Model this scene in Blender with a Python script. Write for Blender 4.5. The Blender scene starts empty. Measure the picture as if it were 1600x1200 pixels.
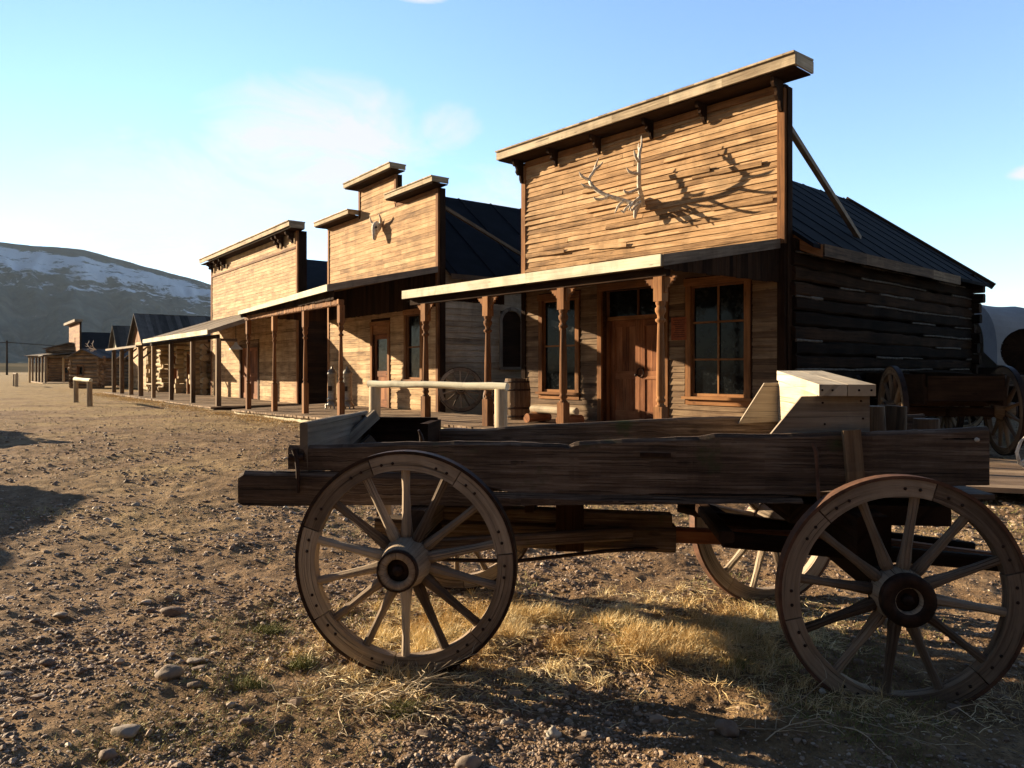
import bpy, math, random
import numpy as np
from mathutils import Vector, Matrix
random.seed(7); RNG = np.random.default_rng(7)
S = bpy.context.scene
COL = S.collection
R = math.radians
def V(*a): return Vector(a)

# ------------------------------------------------------------------ camera
EYE, FPX = 1.5, 1165.0
cam_d = bpy.data.cameras.new('camera'); cam = bpy.data.objects.new('camera', cam_d); COL.objects.link(cam)
cam.location = (0, 0, EYE); cam.rotation_euler = (R(90), 0, 0)
cam_d.sensor_width = 36; cam_d.lens = 36*FPX/1600; cam_d.shift_y = -22/1600
cam_d.clip_start = .05; cam_d.clip_end = 20000
S.camera = cam

# ------------------------------------------------------------------ terrain height
def hash2(ix, iy, s):
    h = (ix*374761393 + iy*668265263 + s*1274126177) & 0xffffffff
    h = ((h ^ (h >> 13))*1274126177) & 0xffffffff
    return ((h ^ (h >> 16)) & 0xffff)/65535.0
def vnoise(x, y, s=0):
    x = np.asarray(x, float); y = np.asarray(y, float)
    ix = np.floor(x).astype(np.int64); iy = np.floor(y).astype(np.int64)
    fx = x-ix; fy = y-iy; fx = fx*fx*(3-2*fx); fy = fy*fy*(3-2*fy)
    a = hash2(ix, iy, s); b = hash2(ix+1, iy, s); c = hash2(ix, iy+1, s); d = hash2(ix+1, iy+1, s)
    return (a*(1-fx)+b*fx)*(1-fy)+(c*(1-fx)+d*fx)*fy
def fbm(x, y, s=0, o=4):
    t = 0; a = .5; 
    for k in range(o):
        t = t + a*vnoise(x, y, s+k*17); x = x*2.03+11.3; y = y*2.03+5.1; a *= .5
    return t
def sst(a, b, x):
    t = np.clip((np.asarray(x, float)-a)/(b-a), 0, 1); return t*t*(3-2*t)
def zt(x, y, fine=True):
    x = np.asarray(x, float); y = np.asarray(y, float)
    r = np.hypot(x, y)
    z = .17*sst(5.5, 13, y)-.06*sst(17, 27, y)+.10*sst(45, 60, y)
    z = z + .10*(fbm(x*.35, y*.35, 3)-.5)*sst(1, 3, r)
    if fine:
        # street stays lower relief near the porches
        k = 1-.55*sst(12, 40, r)
        z = z + k*(.055*(fbm(x*1.7, y*1.7, 9)-.5) + .052*(fbm(x*5.5, y*5.5, 21, 3)-.5) + .026*(fbm(x*17, y*17, 33, 3)-.5))
        z = z + .05*np.exp(-((x+.25)/.9)**2-((y-4.0)/.4)**2) - .03*np.exp(-((x-1.9)/.5)**2-((y-3.4)/.3)**2)
    return z
def gz(x, y): return float(zt(x, y))

# ------------------------------------------------------------------ materials
def nodes(name):
    m = bpy.data.materials.new(name); m.use_nodes = True
    nt = m.node_tree; nt.nodes.clear()
    o = nt.nodes.new('ShaderNodeOutputMaterial'); b = nt.nodes.new('ShaderNodeBsdfPrincipled')
    nt.links.new(b.outputs[0], o.inputs[0])
    b.inputs['Specular IOR Level'].default_value = .25
    return m, nt, b
def N(nt, t, **k):
    n = nt.nodes.new(t)
    for a, v in k.items():
        if a in n.inputs.keys() if isinstance(a, str) else False: n.inputs[a].default_value = v
        else: setattr(n, a, v)
    return n
def mathn(nt, op, a, b=None, c=None):
    n = nt.nodes.new('ShaderNodeMath'); n.operation = op
    for i, x in enumerate((a, b, c)):
        if x is None: continue
        if isinstance(x, (int, float)): n.inputs[i].default_value = x
        else: nt.links.new(x, n.inputs[i])
    return n.outputs[0]
def ramp(nt, fac, stops):
    n = nt.nodes.new('ShaderNodeValToRGB'); e = n.color_ramp.elements
    while len(e) < len(stops): e.new(.5)
    for k, (p, c) in enumerate(stops):
        e[k].position = p; e[k].color = (c[0], c[1], c[2], 1) if not isinstance(c, (int, float)) else (c, c, c, 1)
    nt.links.new(fac, n.inputs[0]); return n.outputs[0]
def noise(nt, vec, scale, detail=4, rough=.6, dist=0):
    n = nt.nodes.new('ShaderNodeTexNoise'); n.inputs['Scale'].default_value = scale
    n.inputs['Detail'].default_value = detail; n.inputs['Roughness'].default_value = rough
    n.inputs['Distortion'].default_value = dist
    nt.links.new(vec, n.inputs['Vector']); return n.outputs[0]
def mapping(nt, vec, sc, loc=(0, 0, 0)):
    n = nt.nodes.new('ShaderNodeMapping'); n.inputs['Scale'].default_value = sc; n.inputs['Location'].default_value = loc
    nt.links.new(vec, n.inputs['Vector']); return n.outputs[0]
def mixc(nt, fac, a, b, mode='MIX'):
    n = nt.nodes.new('ShaderNodeMix'); n.data_type = 'RGBA'; n.blend_type = mode
    for s, x in ((n.inputs[0], fac), (n.inputs[6], a), (n.inputs[7], b)):
        if isinstance(x, (int, float)): s.default_value = x
        elif isinstance(x, tuple): s.default_value = (*x, 1)
        else: nt.links.new(x, s)
    return n.outputs[2]
def bump(nt, bs, h, strength, dist):
    n = nt.nodes.new('ShaderNodeBump'); n.inputs['Strength'].default_value = strength; n.inputs['Distance'].default_value = dist
    nt.links.new(h, n.inputs['Height']); nt.links.new(n.outputs[0], bs.inputs['Normal'])

def wood(name, dark, mid, light, bstr=.6, crack=.5, rough=.85, tonew=.5, stain=None, gs=1.0):
    m, nt, b = nodes(name)
    uv = nt.nodes.new('ShaderNodeUVMap').outputs[0]
    at = nt.nodes.new('ShaderNodeAttribute'); at.attribute_name = 'tone'
    g = noise(nt, mapping(nt, uv, (1.3*gs, 30*gs, 1)), 1, 6, .7, .3)
    g2 = noise(nt, mapping(nt, uv, (.9*gs, 95*gs, 1), (3, 7, 0)), 1, 3, .6, .2)
    bl = noise(nt, mapping(nt, uv, (1.1, 3.5, 1), (9, 2, 0)), 1, 4, .6)
    f = mathn(nt, 'ADD', mathn(nt, 'MULTIPLY', g, .55), mathn(nt, 'MULTIPLY', bl, .45))
    f = mathn(nt, 'MULTIPLY_ADD', mathn(nt, 'SUBTRACT', f, .5), 2.1, .5)
    f = mathn(nt, 'ADD', mathn(nt, 'MULTIPLY', f, 1-tonew*.6), mathn(nt, 'MULTIPLY', at.outputs['Fac'], tonew*.6))
    c = ramp(nt, f, [(.2, dark), (.5, mid), (.8, light)])
    ck = ramp(nt, g2, [(.30, 0.0), (.42, 1.0)])
    c = mixc(nt, mathn(nt, 'MULTIPLY', mathn(nt, 'SUBTRACT', 1.0, ck), crack), c, tuple(x*.25 for x in dark))
    # long splits and broad weathering
    sp = noise(nt, mapping(nt, uv, (.45*gs, 26*gs, 1), (1, 19, 0)), 1, 2, .5, .5)
    split = ramp(nt, sp, [(.27, 0.0), (.31, 1.0)])
    c = mixc(nt, mathn(nt, 'MULTIPLY', mathn(nt, 'SUBTRACT', 1.0, split), min(1, crack*1.2)), c, tuple(x*.15 for x in dark))
    oc = nt.nodes.new('ShaderNodeTexCoord').outputs['Object']
    wz = noise(nt, mapping(nt, oc, (1.6, 1.6, .7)), 1, 6, .7, .6)
    c = mixc(nt, .55, c, ramp(nt, wz, [(.33, .42), (.55, 1.08)]), 'MULTIPLY')
    # knots
    vo = nt.nodes.new('ShaderNodeTexVoronoi'); vo.inputs['Scale'].default_value = 1
    nt.links.new(mapping(nt, uv, (2.2, 8, 1), (5, 1, 0)), vo.inputs['Vector'])
    kn = ramp(nt, vo.outputs['Distance'], [(.06, 1.0), (.11, 0.0)])
    c = mixc(nt, mathn(nt, 'MULTIPLY', kn, .55), c, tuple(x*.4 for x in dark))
    if stain:
        tc = nt.nodes.new('ShaderNodeTexCoord').outputs['Object']
        sn = noise(nt, tc, stain[1], 4, .65)
        c = mixc(nt, ramp(nt, sn, [(stain[2], 0.0), (stain[2]+.12, stain[3])]), c, stain[0])
    nt.links.new(c, b.inputs['Base Color']); b.inputs['Roughness'].default_value = rough
    h = mathn(nt, 'ADD', mathn(nt, 'ADD', g, mathn(nt, 'MULTIPLY', ck, .8)), mathn(nt, 'MULTIPLY', split, 1.6))
    bump(nt, b, h, bstr, .006)
    return m
def plain(name, c1, c2, scale=8, rough=.8, metal=0, bstr=.3, bd=.01, spec=.25):
    m, nt, b = nodes(name)
    tc = nt.nodes.new('ShaderNodeTexCoord').outputs['Object']
    n = noise(nt, tc, scale, 6, .65)
    nt.links.new(ramp(nt, n, [(.35, c1), (.65, c2)]), b.inputs['Base Color'])
    b.inputs['Roughness'].default_value = rough; b.inputs['Metallic'].default_value = metal
    b.inputs['Specular IOR Level'].default_value = spec
    if bstr: bump(nt, b, n, bstr, bd)
    return m
M = {}
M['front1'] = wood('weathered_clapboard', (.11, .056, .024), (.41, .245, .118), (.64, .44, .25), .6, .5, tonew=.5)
M['front2'] = wood('golden_clapboard', (.12, .064, .028), (.44, .265, .128), (.66, .46, .26), .6, .45, tonew=.45)
M['front3'] = wood('straw_clapboard', (.13, .074, .034), (.45, .295, .155), (.68, .51, .31), .6, .45, tonew=.4)
M['trim'] = wood('orange_trim_wood', (.07, .028, .010), (.24, .105, .038), (.40, .20, .08), .5, .5)
M['fascia'] = wood('bleached_fascia', (.45, .40, .28), (.66, .62, .47), (.76, .73, .59), .4, .3, tonew=.4)
M['grey'] = wood('grey_weathered_wood', (.09, .068, .048), (.24, .19, .14), (.40, .34, .26), .7, .6)
M['weath'] = wood('sunbleached_cornice_wood', (.17, .12, .075), (.44, .35, .235), (.60, .51, .37), .6, .5)
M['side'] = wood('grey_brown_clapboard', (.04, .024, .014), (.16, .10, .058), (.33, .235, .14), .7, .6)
M['darkwood'] = wood('dark_brown_wood', (.010, .005, .003), (.032, .017, .010), (.07, .038, .021), .6, .5)
M['redwood'] = wood('reddish_door_wood', (.07, .022, .009), (.26, .10, .04), (.44, .20, .09), .5, .5)
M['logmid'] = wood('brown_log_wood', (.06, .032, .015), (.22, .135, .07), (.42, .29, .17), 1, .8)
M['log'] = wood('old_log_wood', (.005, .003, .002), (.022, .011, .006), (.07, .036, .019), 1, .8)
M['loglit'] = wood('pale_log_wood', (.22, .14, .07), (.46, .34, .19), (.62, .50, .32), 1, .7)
M['wagon'] = wood('wagon_timber', (.020, .012, .008), (.118, .078, .053), (.31, .235, .175), 1, 1.0, tonew=.3, gs=1.7, stain=((.05, .075, .025), 3.2, .60, .75))
M['wheel'] = wood('wheel_timber', (.07, .045, .03), (.29, .215, .15), (.52, .42, .31), 1, .9, tonew=.8, gs=1.5)
M['seat'] = wood('bleached_seat_wood', (.22, .16, .10), (.48, .39, .27), (.64, .56, .42), .8, .6)
M['deck'] = wood('deck_boards', (.09, .055, .032), (.25, .165, .10), (.40, .29, .19), .6, .6, tonew=.8)
M['shake'] = wood('weathered_roof_boards', (.03, .026, .024), (.085, .074, .066), (.17, .15, .135), .9, .6, tonew=.9)
M['tar'] = plain('black_roll_roofing', (.003, .003, .005), (.009, .009, .014), 2.5, .9, bstr=.5, bd=.02, spec=.08)
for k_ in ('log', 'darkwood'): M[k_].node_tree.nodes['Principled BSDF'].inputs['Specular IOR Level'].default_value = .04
M['iron'] = plain('dark_rusted_iron', (.018, .012, .010), (.060, .032, .022), 14, .6, .5, bstr=.5, bd=.004)
M['rust'] = plain('red_rusted_tyre', (.07, .040, .028), (.19, .095, .06), 9, .65, .2, bstr=.5, bd=.004)
M['bone'] = plain('bleached_bone', (.36, .28, .20), (.80, .75, .66), 12, .7, bstr=.7, bd=.012)
M['socket'] = plain('dark_socket', (.02, .015, .01), (.05, .04, .03), 9, .9, bstr=0)
M['chink'] = plain('pale_chinking', (.06, .048, .036), (.19, .16, .13), 12, .9, bstr=.6, bd=.02)
M['canvas'] = plain('grey_canvas', (.32, .31, .315), (.41, .395, .40), 1.3, .9, bstr=.4, bd=.05)
M['castiron'] = plain('ashy_cast_iron', (.20, .19, .17), (.36, .34, .30), 10, .45, .4, bstr=.2)
M['lampwhite'] = plain('enamel_lamp', (.45, .43, .36), (.6, .58, .5), 10, .4, bstr=0)
M['white'] = plain('pale_paint', (.55, .52, .44), (.72, .69, .60), 10, .7, bstr=.1)
M['paper'] = plain('faded_red_notice', (.20, .05, .02), (.30, .09, .035), 18, .8, bstr=.05)
M['ink'] = plain('notice_print', (.05, .02, .01), (.08, .03, .02), 18, .8, bstr=0)
M['foot'] = plain('pale_foundation_board', (.45, .40, .28), (.62, .56, .42), 5, .9, bstr=.3)
def glass():
    m, nt, b = nodes('dusty_window_glass')
    tc = nt.nodes.new('ShaderNodeTexCoord').outputs['Object']
    n = noise(nt, tc, 7, 6, .75)
    nt.links.new(ramp(nt, n, [(.56, (.004, .005, .006)), (.80, (.05, .052, .048))]), b.inputs['Base Color'])
    nt.links.new(ramp(nt, n, [(.45, .06), (.7, .3)]), b.inputs['Roughness'])
    b.inputs['Specular IOR Level'].default_value = .2
    return m
M['glass'] = glass()
def grassmat(name, c1, c2, c3):
    m, nt, b = nodes(name)
    at = nt.nodes.new('ShaderNodeAttribute'); at.attribute_name = 'tone'
    nt.links.new(ramp(nt, at.outputs['Fac'], [(0, c1), (.5, c2), (1, c3)]), b.inputs['Base Color'])
    b.inputs['Roughness'].default_value = .7
    return m
M['straw'] = grassmat('dry_straw', (.22, .13, .05), (.64, .44, .19), (.92, .78, .48))
M['green'] = grassmat('sparse_green_grass', (.10, .12, .03), (.21, .21, .06), (.42, .36, .14))
M['twig'] = grassmat('bleached_twig', (.30, .23, .14), (.48, .38, .25), (.64, .54, .38))
M['stone'] = grassmat('river_stone', (.09, .06, .042), (.30, .21, .145), (.58, .48, .37))
def bigstone():
    m, nt, b = nodes('large_river_stone')
    at = nt.nodes.new('ShaderNodeAttribute'); at.attribute_name = 'tone'
    tc = nt.nodes.new('ShaderNodeTexCoord').outputs['Object']
    c = ramp(nt, at.outputs['Fac'], [(0, (.13, .085, .065)), (.5, (.27, .20, .15)), (.8, (.40, .33, .26)), (1, (.62, .57, .48))])
    n = noise(nt, tc, 30, 6, .7)
    c = mixc(nt, .6, c, ramp(nt, n, [(.3, .35), (.7, 1.0)]), 'MULTIPLY')
    nt.links.new(c, b.inputs['Base Color']); b.inputs['Roughness'].default_value = .8
    bump(nt, b, n, .5, .01); return m
M['bigstone'] = bigstone()

# ------------------------------------------------------------------ mesh builder
class MB:
    def __init__(s, *mats):
        s.v = []; s.f = []; s.uv = []; s.t = []; s.mi = []; s.sm = []; s.mats = mats; s.cur = 0; s.smooth = False
    def face(s, pts, g, tone=.5, off=(0, 0)):
        pts = [Vector(p) for p in pts]
        n = (pts[1]-pts[0]).cross(pts[2]-pts[0])
        if len(pts) > 3: n += (pts[2]-pts[0]).cross(pts[3]-pts[0])
        if n.length < 1e-12: return
        n.normalize(); g = Vector(g)
        a = g-n*g.dot(n)
        if a.length < .3*g.length:
            a = n.orthogonal(); k = .15
        else: k = 1
        a.normalize(); b = n.cross(a)
        i = len(s.v); s.v += [tuple(p) for p in pts]; s.f.append(tuple(range(i, i+len(pts))))
        for p in pts: s.uv += [p.dot(a)*k+off[0], p.dot(b)*k+off[1]]
        s.t.append(tone); s.mi.append(s.cur); s.sm.append(s.smooth)
    def rnd(s): return random.random(), (random.random()*50, random.random()*50)
    def hexa(s, P, g=None, tone=None):
        """P: 4 bottom pts ccw then 4 top pts"""
        P = [Vector(p) for p in P]
        if g is None:
            e = [P[1]-P[0], P[3]-P[0], P[4]-P[0]]; g = max(e, key=lambda x: x.length)
        g = Vector(g).normalized(); t, off = s.rnd()
        if tone is not None: t = tone
        for q in ((3, 2, 1, 0), (4, 5, 6, 7), (0, 1, 5, 4), (1, 2, 6, 5), (2, 3, 7, 6), (3, 0, 4, 7)):
            s.face([P[k] for k in q], g, t, off)
    def box(s, x0, x1, y0, y1, z0, z1, g=None, tone=None, jit=0):
        j = lambda: random.uniform(-jit, jit)
        x0, x1 = min(x0, x1), max(x0, x1); y0, y1 = min(y0, y1), max(y0, y1); z0, z1 = min(z0, z1), max(z0, z1)
        P = [(x0+j(), y0+j(), z0), (x1+j(), y0+j(), z0), (x1+j(), y1+j(), z0), (x0+j(), y1+j(), z0),
             (x0+j(), y0+j(), z1), (x1+j(), y0+j(), z1), (x1+j(), y1+j(), z1), (x0+j(), y1+j(), z1)]
        s.hexa(P, g, tone)
    def beam(s, p0, p1, w, h, up=(0, 0, 1), segs=1, wob=0, w1=None, h1=None, tone=None, edge=0, cham=0):
        """board from p0 to p1, w across, h along up; edge = unevenness of its top and bottom"""
        p0 = Vector(p0); p1 = Vector(p1); d = (p1-p0); L = d.length; d.normalize(); up = Vector(up)
        sd = d.cross(up).normalized(); up = sd.cross(d).normalized()
        w1 = w if w1 is None else w1; h1 = h if h1 is None else h1
        t, off = s.rnd()
        if tone is not None: t = tone
        rings = []
        for k in range(segs+1):
            q = k/segs; c = p0+d*L*q
            if wob: c = c+sd*random.uniform(-wob, wob)+up*random.uniform(-wob, wob)
            a = (w+(w1-w)*q)/2; b = (h+(h1-h)*q)/2
            bt = b+random.uniform(-edge, edge); bb = b+random.uniform(-edge, edge)*.6
            if cham:
                r = [c-sd*(a-cham)-up*bb, c+sd*(a-cham)-up*bb, c+sd*a-up*(bb-cham), c+sd*a+up*(bt-cham), c+sd*(a-cham)+up*bt, c-sd*(a-cham)+up*bt, c-sd*a+up*(bt-cham), c-sd*a-up*(bb-cham)]
            else: r = [c-sd*a-up*bb, c+sd*a-up*bb, c+sd*a+up*bt, c-sd*a+up*bt]
            rings.append(r)
        n = len(rings[0])
        for k in range(segs):
            A, B = rings[k], rings[k+1]
            for i in range(n):
                j = (i+1) % n
                s.face([A[i], A[j], B[j], B[i]], d, t, off)
        s.face(rings[0][::-1], d, t, off); s.face(rings[-1], d, t, off)
    def tube(s, path, radii, n=10, tone=None, wob=0, cap=True, sq=1.0):
        path = [Vector(p) for p in path]; t, off = s.rnd()
        if tone is not None: t = tone
        if isinstance(radii, (int, float)): radii = [radii]*len(path)
        d0 = (path[-1]-path[0]).normalized() if (path[-1]-path[0]).length > 1e-6 else Vector((0, 0, 1))
        ref = Vector((0, 0, 1)) if abs(d0.z) < .85 else Vector((1, 0, 0))
        rings = []; us = []; acc = 0
        ph = [random.uniform(0, 6.28) for _ in range(3)]
        for k, p in enumerate(path):
            a = path[max(0, k-1)]; b = path[min(len(path)-1, k+1)]; d = (b-a).normalized()
            sd = d.cross(ref).normalized(); up = sd.cross(d)
            if k: acc += (p-path[k-1]).length
            us.append(acc); ring = []
            for i in range(n):
                an = 2*math.pi*i/n; rr = radii[k]*(1+wob*(math.sin(an*2+ph[0]+k*.4)+math.sin(an*3+ph[1]-k*.7))*.5)
                ring.append(p+(sd*math.cos(an)+up*math.sin(an)*sq)*rr)
            rings.append(ring)
        base = len(s.v)
        for r in rings: s.v += [tuple(q) for q in r]
        rm = max(radii)
        for k in range(len(path)-1):
            for i in range(n):
                j = (i+1) % n
                s.f.append((base+k*n+i, base+(k+1)*n+i, base+(k+1)*n+j, base+k*n+j))
                v0 = i/n*6.28*rm; v1 = (i+1)/n*6.28*rm
                s.uv += [us[k]+off[0], v0+off[1], us[k+1]+off[0], v0+off[1], us[k+1]+off[0], v1+off[1], us[k]+off[0], v1+off[1]]
                s.t.append(t); s.mi.append(s.cur); s.sm.append(True)
        if cap:
            sm = s.smooth; s.smooth = False
            s.face(rings[0], d0, t, off); s.face(rings[-1][::-1], d0, t, off); s.smooth = sm
    def log(s, p0, p1, r0, r1=None, n=10, segs=6, bend=0, tone=None, wob=.12):
        p0 = Vector(p0); p1 = Vector(p1); r1 = r0 if r1 is None else r1; path = []; rad = []
        for k in range(segs+1):
            q = k/segs; p = p0.lerp(p1, q)
            if 0 < k < segs and bend: p = p+Vector((random.uniform(-bend, bend), random.uniform(-bend, bend), random.uniform(-bend, bend)))
            path.append(p); rad.append((r0+(r1-r0)*q)*random.uniform(.95, 1.05))
        s.tube(path, rad, n, tone, wob)
    def lathe(s, c, ax, prof, n=14, tone=None, close=True):
        """prof = [(along, radius)...] about axis ax from c"""
        c = Vector(c); ax = Vector(ax).normalized(); a = ax.orthogonal().normalized(); b = ax.cross(a)
        t, off = s.rnd()
        if tone is not None: t = tone
        base = len(s.v); acc = 0; ac = []
        for k, (h, r) in enumerate(prof):
            if k: acc += math.hypot(h-prof[k-1][0], r-prof[k-1][1])
            ac.append(acc)
            for i in range(n):
                an = 2*math.pi*i/n; s.v.append(tuple(c+ax*h+(a*math.cos(an)+b*math.sin(an))*max(r, 1e-4)))
        rm = max(r for _, r in prof)
        for k in range(len(prof)-1):
            for i in range(n):
                j = (i+1) % n
                s.f.append((base+k*n+i, base+k*n+j, base+(k+1)*n+j, base+(k+1)*n+i))
                v0 = i/n*6.28*rm; v1 = (i+1)/n*6.28*rm
                s.uv += [ac[k]+off[0], v0+off[1], ac[k]+off[0], v1+off[1], ac[k+1]+off[0], v1+off[1], ac[k+1]+off[0], v0+off[1]]
                s.t.append(t); s.mi.append(s.cur); s.sm.append(True)
    def ring(s, R0, R1, y0, y1, n=56, a0=0, a1=2*math.pi, tone=None, wob=0, flip=False):
        """annulus about the y axis (wheel rim segment) between radii R0<R1, widths y0..y1"""
        t, off = s.rnd()
        if tone is not None: t = tone
        full = abs(a1-a0-2*math.pi) < 1e-6
        prev = None; Rm = (R0+R1)/2
        base = len(s.v)
        for k in range(n+1):
            an = a0+(a1-a0)*k/n; w = 1+wob*math.sin(an*3+t*9)
            for r, y in ((R0, y0), (R1*w, y0), (R1*w, y1), (R0, y1)):
                s.v.append((math.cos(an)*r, y, math.sin(an)*r))
        for k in range(n):
            u0 = (a0+(a1-a0)*k/n)*Rm; u1 = (a0+(a1-a0)*(k+1)/n)*Rm
            for i, (va, vb) in enumerate(((0, R1-R0), (.2, .2+abs(y1-y0)), (.4, .4+R1-R0), (.6, .6+abs(y1-y0)))):
                j = (i+1) % 4
                s.f.append((base+k*4+i, base+k*4+j, base+(k+1)*4+j, base+(k+1)*4+i))
                s.uv += [u0+off[0], va+off[1], u0+off[0], vb+off[1], u1+off[0], vb+off[1], u1+off[0], va+off[1]]
                s.t.append(t); s.mi.append(s.cur); s.sm.append(False)
        if not full:
            for k in (0, n):
                s.f.append(tuple(base+k*4+i for i in range(4))); s.uv += [0, 0, .1, 0, .1, .1, 0, .1]
                s.t.append(t); s.mi.append(s.cur); s.sm.append(False)
    def prism(s, prof, x0, x1, fn=None, g=(0, 0, 1), tone=None):
        """profile of (y,z) points extruded along x from x0 to x1"""
        t, off = s.rnd()
        if tone is not None: t = tone
        fn = fn or (lambda x, y, z: (x, y, z))
        n = len(prof)
        for i in range(n):
            (a, b), (c, d) = prof[i], prof[(i+1) % n]
            s.face([fn(x0, a, b), fn(x0, c, d), fn(x1, c, d), fn(x1, a, b)], g, t, off)
        s.face([fn(x0, a, b) for a, b in prof][::-1], g, t, off); s.face([fn(x1, a, b) for a, b in prof], g, t, off)
    def build(s, name, parent=None, **kw):
        me = bpy.data.meshes.new(name); me.from_pydata(s.v, [], s.f)
        u = me.uv_layers.new(name='UVMap'); u.data.foreach_set('uv', s.uv)
        a = me.attributes.new('tone', 'FLOAT', 'FACE'); a.data.foreach_set('value', s.t)
        for m in s.mats: me.materials.append(M[m])
        me.polygons.foreach_set('material_index', s.mi); me.polygons.foreach_set('use_smooth', s.sm)
        me.update()
        o = bpy.data.objects.new(name, me); COL.objects.link(o)
        if parent: o.parent = parent
        for k, x in kw.items(): o[k] = x
        return o
def tag(o, label=None, category=None, group=None, kind=None):
    for k, x in (('label', label), ('category', category), ('group', group), ('kind', kind)):
        if x: o[k] = x
    return o
def thing(name, label, cat, loc=(0, 0, 0), rz=0, group=None):
    o = bpy.data.objects.new(name, None); COL.objects.link(o); o.empty_display_size = .3
    o.location = loc; o.rotation_euler = (0, 0, rz); tag(o, label, cat, group); return o
def copy_tree(o, parent=None):
    c = o.copy(); COL.objects.link(c); c.parent = parent
    for ch in list(o.children): copy_tree(ch, c)
    return c
# ------------------------------------------------------------------ building helpers (local frame: x along the front, y out to the street, z up)
def subtract(x0, x1, cuts):
    segs = [(x0, x1)]
    for a, b in cuts:
        out = []
        for p, q in segs:
            if b <= p or a >= q: out.append((p, q)); continue
            if a > p: out.append((p, a))
            if b < q: out.append((b, q))
        segs = out
    return [(p, q) for p, q in segs if q-p > .02]
def clap(mb, x0, x1, z0, z1, y, ops=(), ex=.13, lip=.02, jit=.003, warp=.0, fn=None, sl=(2.2, 5.2)):
    """overlapping clapboards as real wedge boards; fn maps (x,y,z) for side walls"""
    fn = fn or (lambda x, y, z: (x, y, z)); z = z0
    while z < z1-.01:
        h = min(ex, z1-z); zm = z+h/2
        for a, b in subtract(x0, x1, [(o[0], o[1]) for o in ops if o[2] < zm < o[3]]):
            x = a
            while x < b-.01:
                e = x+random.uniform(*sl)
                if b-e < .5: e = b
                n = max(1, int((e-x)/.45)); t, off = mb.rnd(); g = Vector(fn(1, 0, 0))-Vector(fn(0, 0, 0))
                sec = []
                tilt = random.uniform(-jit, jit)*2; we = random.random() < .3
                for k in range(n+1):
                    q = k/n; xx = x+.0015+(e-x-.003)*q; dz = tilt*q+random.uniform(-jit, jit)
                    w = lip+random.uniform(0, warp)+(warp*1.8*(q**3) if we else 0)
                    sec.append([fn(xx, y, z+dz), fn(xx, y+w, z+dz), fn(xx, y+w*.95, z+dz+.008), fn(xx, y+.004, z+h+.012+dz), fn(xx, y, z+h+.012+dz)])
                for k in range(n):
                    A, B = sec[k], sec[k+1]
                    for i in range(4): mb.face([A[i], B[i], B[i+1], A[i+1]], g, t, off)
                mb.face(sec[0], g, t, off); mb.face(sec[-1][::-1], g, t, off)
                x = e
        z += ex
def wallpanel(mb, x0, x1, z0, z1, y0, y1, ops=(), fn=None):
    """solid backing wall with real openings"""
    fn = fn or (lambda x, y, z: (x, y, z))
    zs = sorted({z0, z1, *[min(max(o[2], z0), z1) for o in ops], *[min(max(o[3], z0), z1) for o in ops]})
    for a, b in zip(zs[:-1], zs[1:]):
        if b-a < .005: continue
        m = (a+b)/2
        for p, q in subtract(x0, x1, [(o[0], o[1]) for o in ops if o[2] < m < o[3]]):
            P = [fn(*c) for c in ((p, y0, a), (q, y0, a), (q, y1, a), (p, y1, a), (p, y0, b), (q, y0, b), (q, y1, b), (p, y1, b))]
            mb.hexa(P)
def window(parent, x0, x1, z0, z1, y=0, cols=2, rows=2, mat='trim', depth=.09, cas=.11, name='window', fn=None, curtain=False):
    fn = fn or (lambda x, y, z: (x, y, z))
    def bx(mb, a, b, c, d, e, f): mb.hexa([fn(*q) for q in ((a, c, e), (b, c, e), (b, d, e), (a, d, e), (a, c, f), (b, c, f), (b, d, f), (a, d, f))])
    m = MB(mat)
    bx(m, x0-cas, x0, y-depth, y+.045, z0, z1+.002); bx(m, x1, x1+cas, y-depth, y+.045, z0, z1+.002)
    bx(m, x0-cas-.03, x1+cas+.03, y-depth, y+.055, z1+.004, z1+cas+.03)
    w = m.build(name, parent)
    s = MB(mat); bx(s, x0-cas-.05, x1+cas+.05, y-.05, y+.10, z0-.05, z0-.002); bx(s, x0-cas, x1+cas, y-.02, y+.038, z0-.15, z0-.053)
    s.build('sill', w)
    f = MB(mat); t = .035; yy = y-.045
    bx(f, x0, x0+t, yy, yy+.04, z0, z1); bx(f, x1-t, x1, yy, yy+.04, z0, z1)
    bx(f, x0+t, x1-t, yy, yy+.04, z0, z0+t*1.6); bx(f, x0+t, x1-t, yy, yy+.04, z1-t, z1)
    for k in range(1, cols): xx = x0+(x1-x0)*k/cols; bx(f, xx-.014, xx+.014, yy+.003, yy+.034, z0+t, z1-t)
    for k in range(1, rows): zz = z0+(z1-z0)*k/rows; bx(f, x0+t, x1-t, yy+.001, yy+.037, zz-.017, zz+.017)
    f.build('sash', w)
    g = MB('glass'); bx(g, x0+.01, x1-.01, yy-.006, yy-.001, z0+.01, z1-.01); g.build('pane', w)
    if curtain:
        c = MB('white'); 
        n = 14
        for k in range(n):
            a = x0+(x1-x0)*k/n; b = x0+(x1-x0)*(k+1)/n
            c.face([fn(a, y-.10+.02*(k % 2), z0), fn(b, y-.10+.02*((k+1) % 2), z0), fn(b, y-.10+.02*((k+1) % 2), z0+.6), fn(a, y-.10+.02*(k % 2), z0+.6)], (0, 0, 1))
        c.build('curtain', w)
    return w
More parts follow.
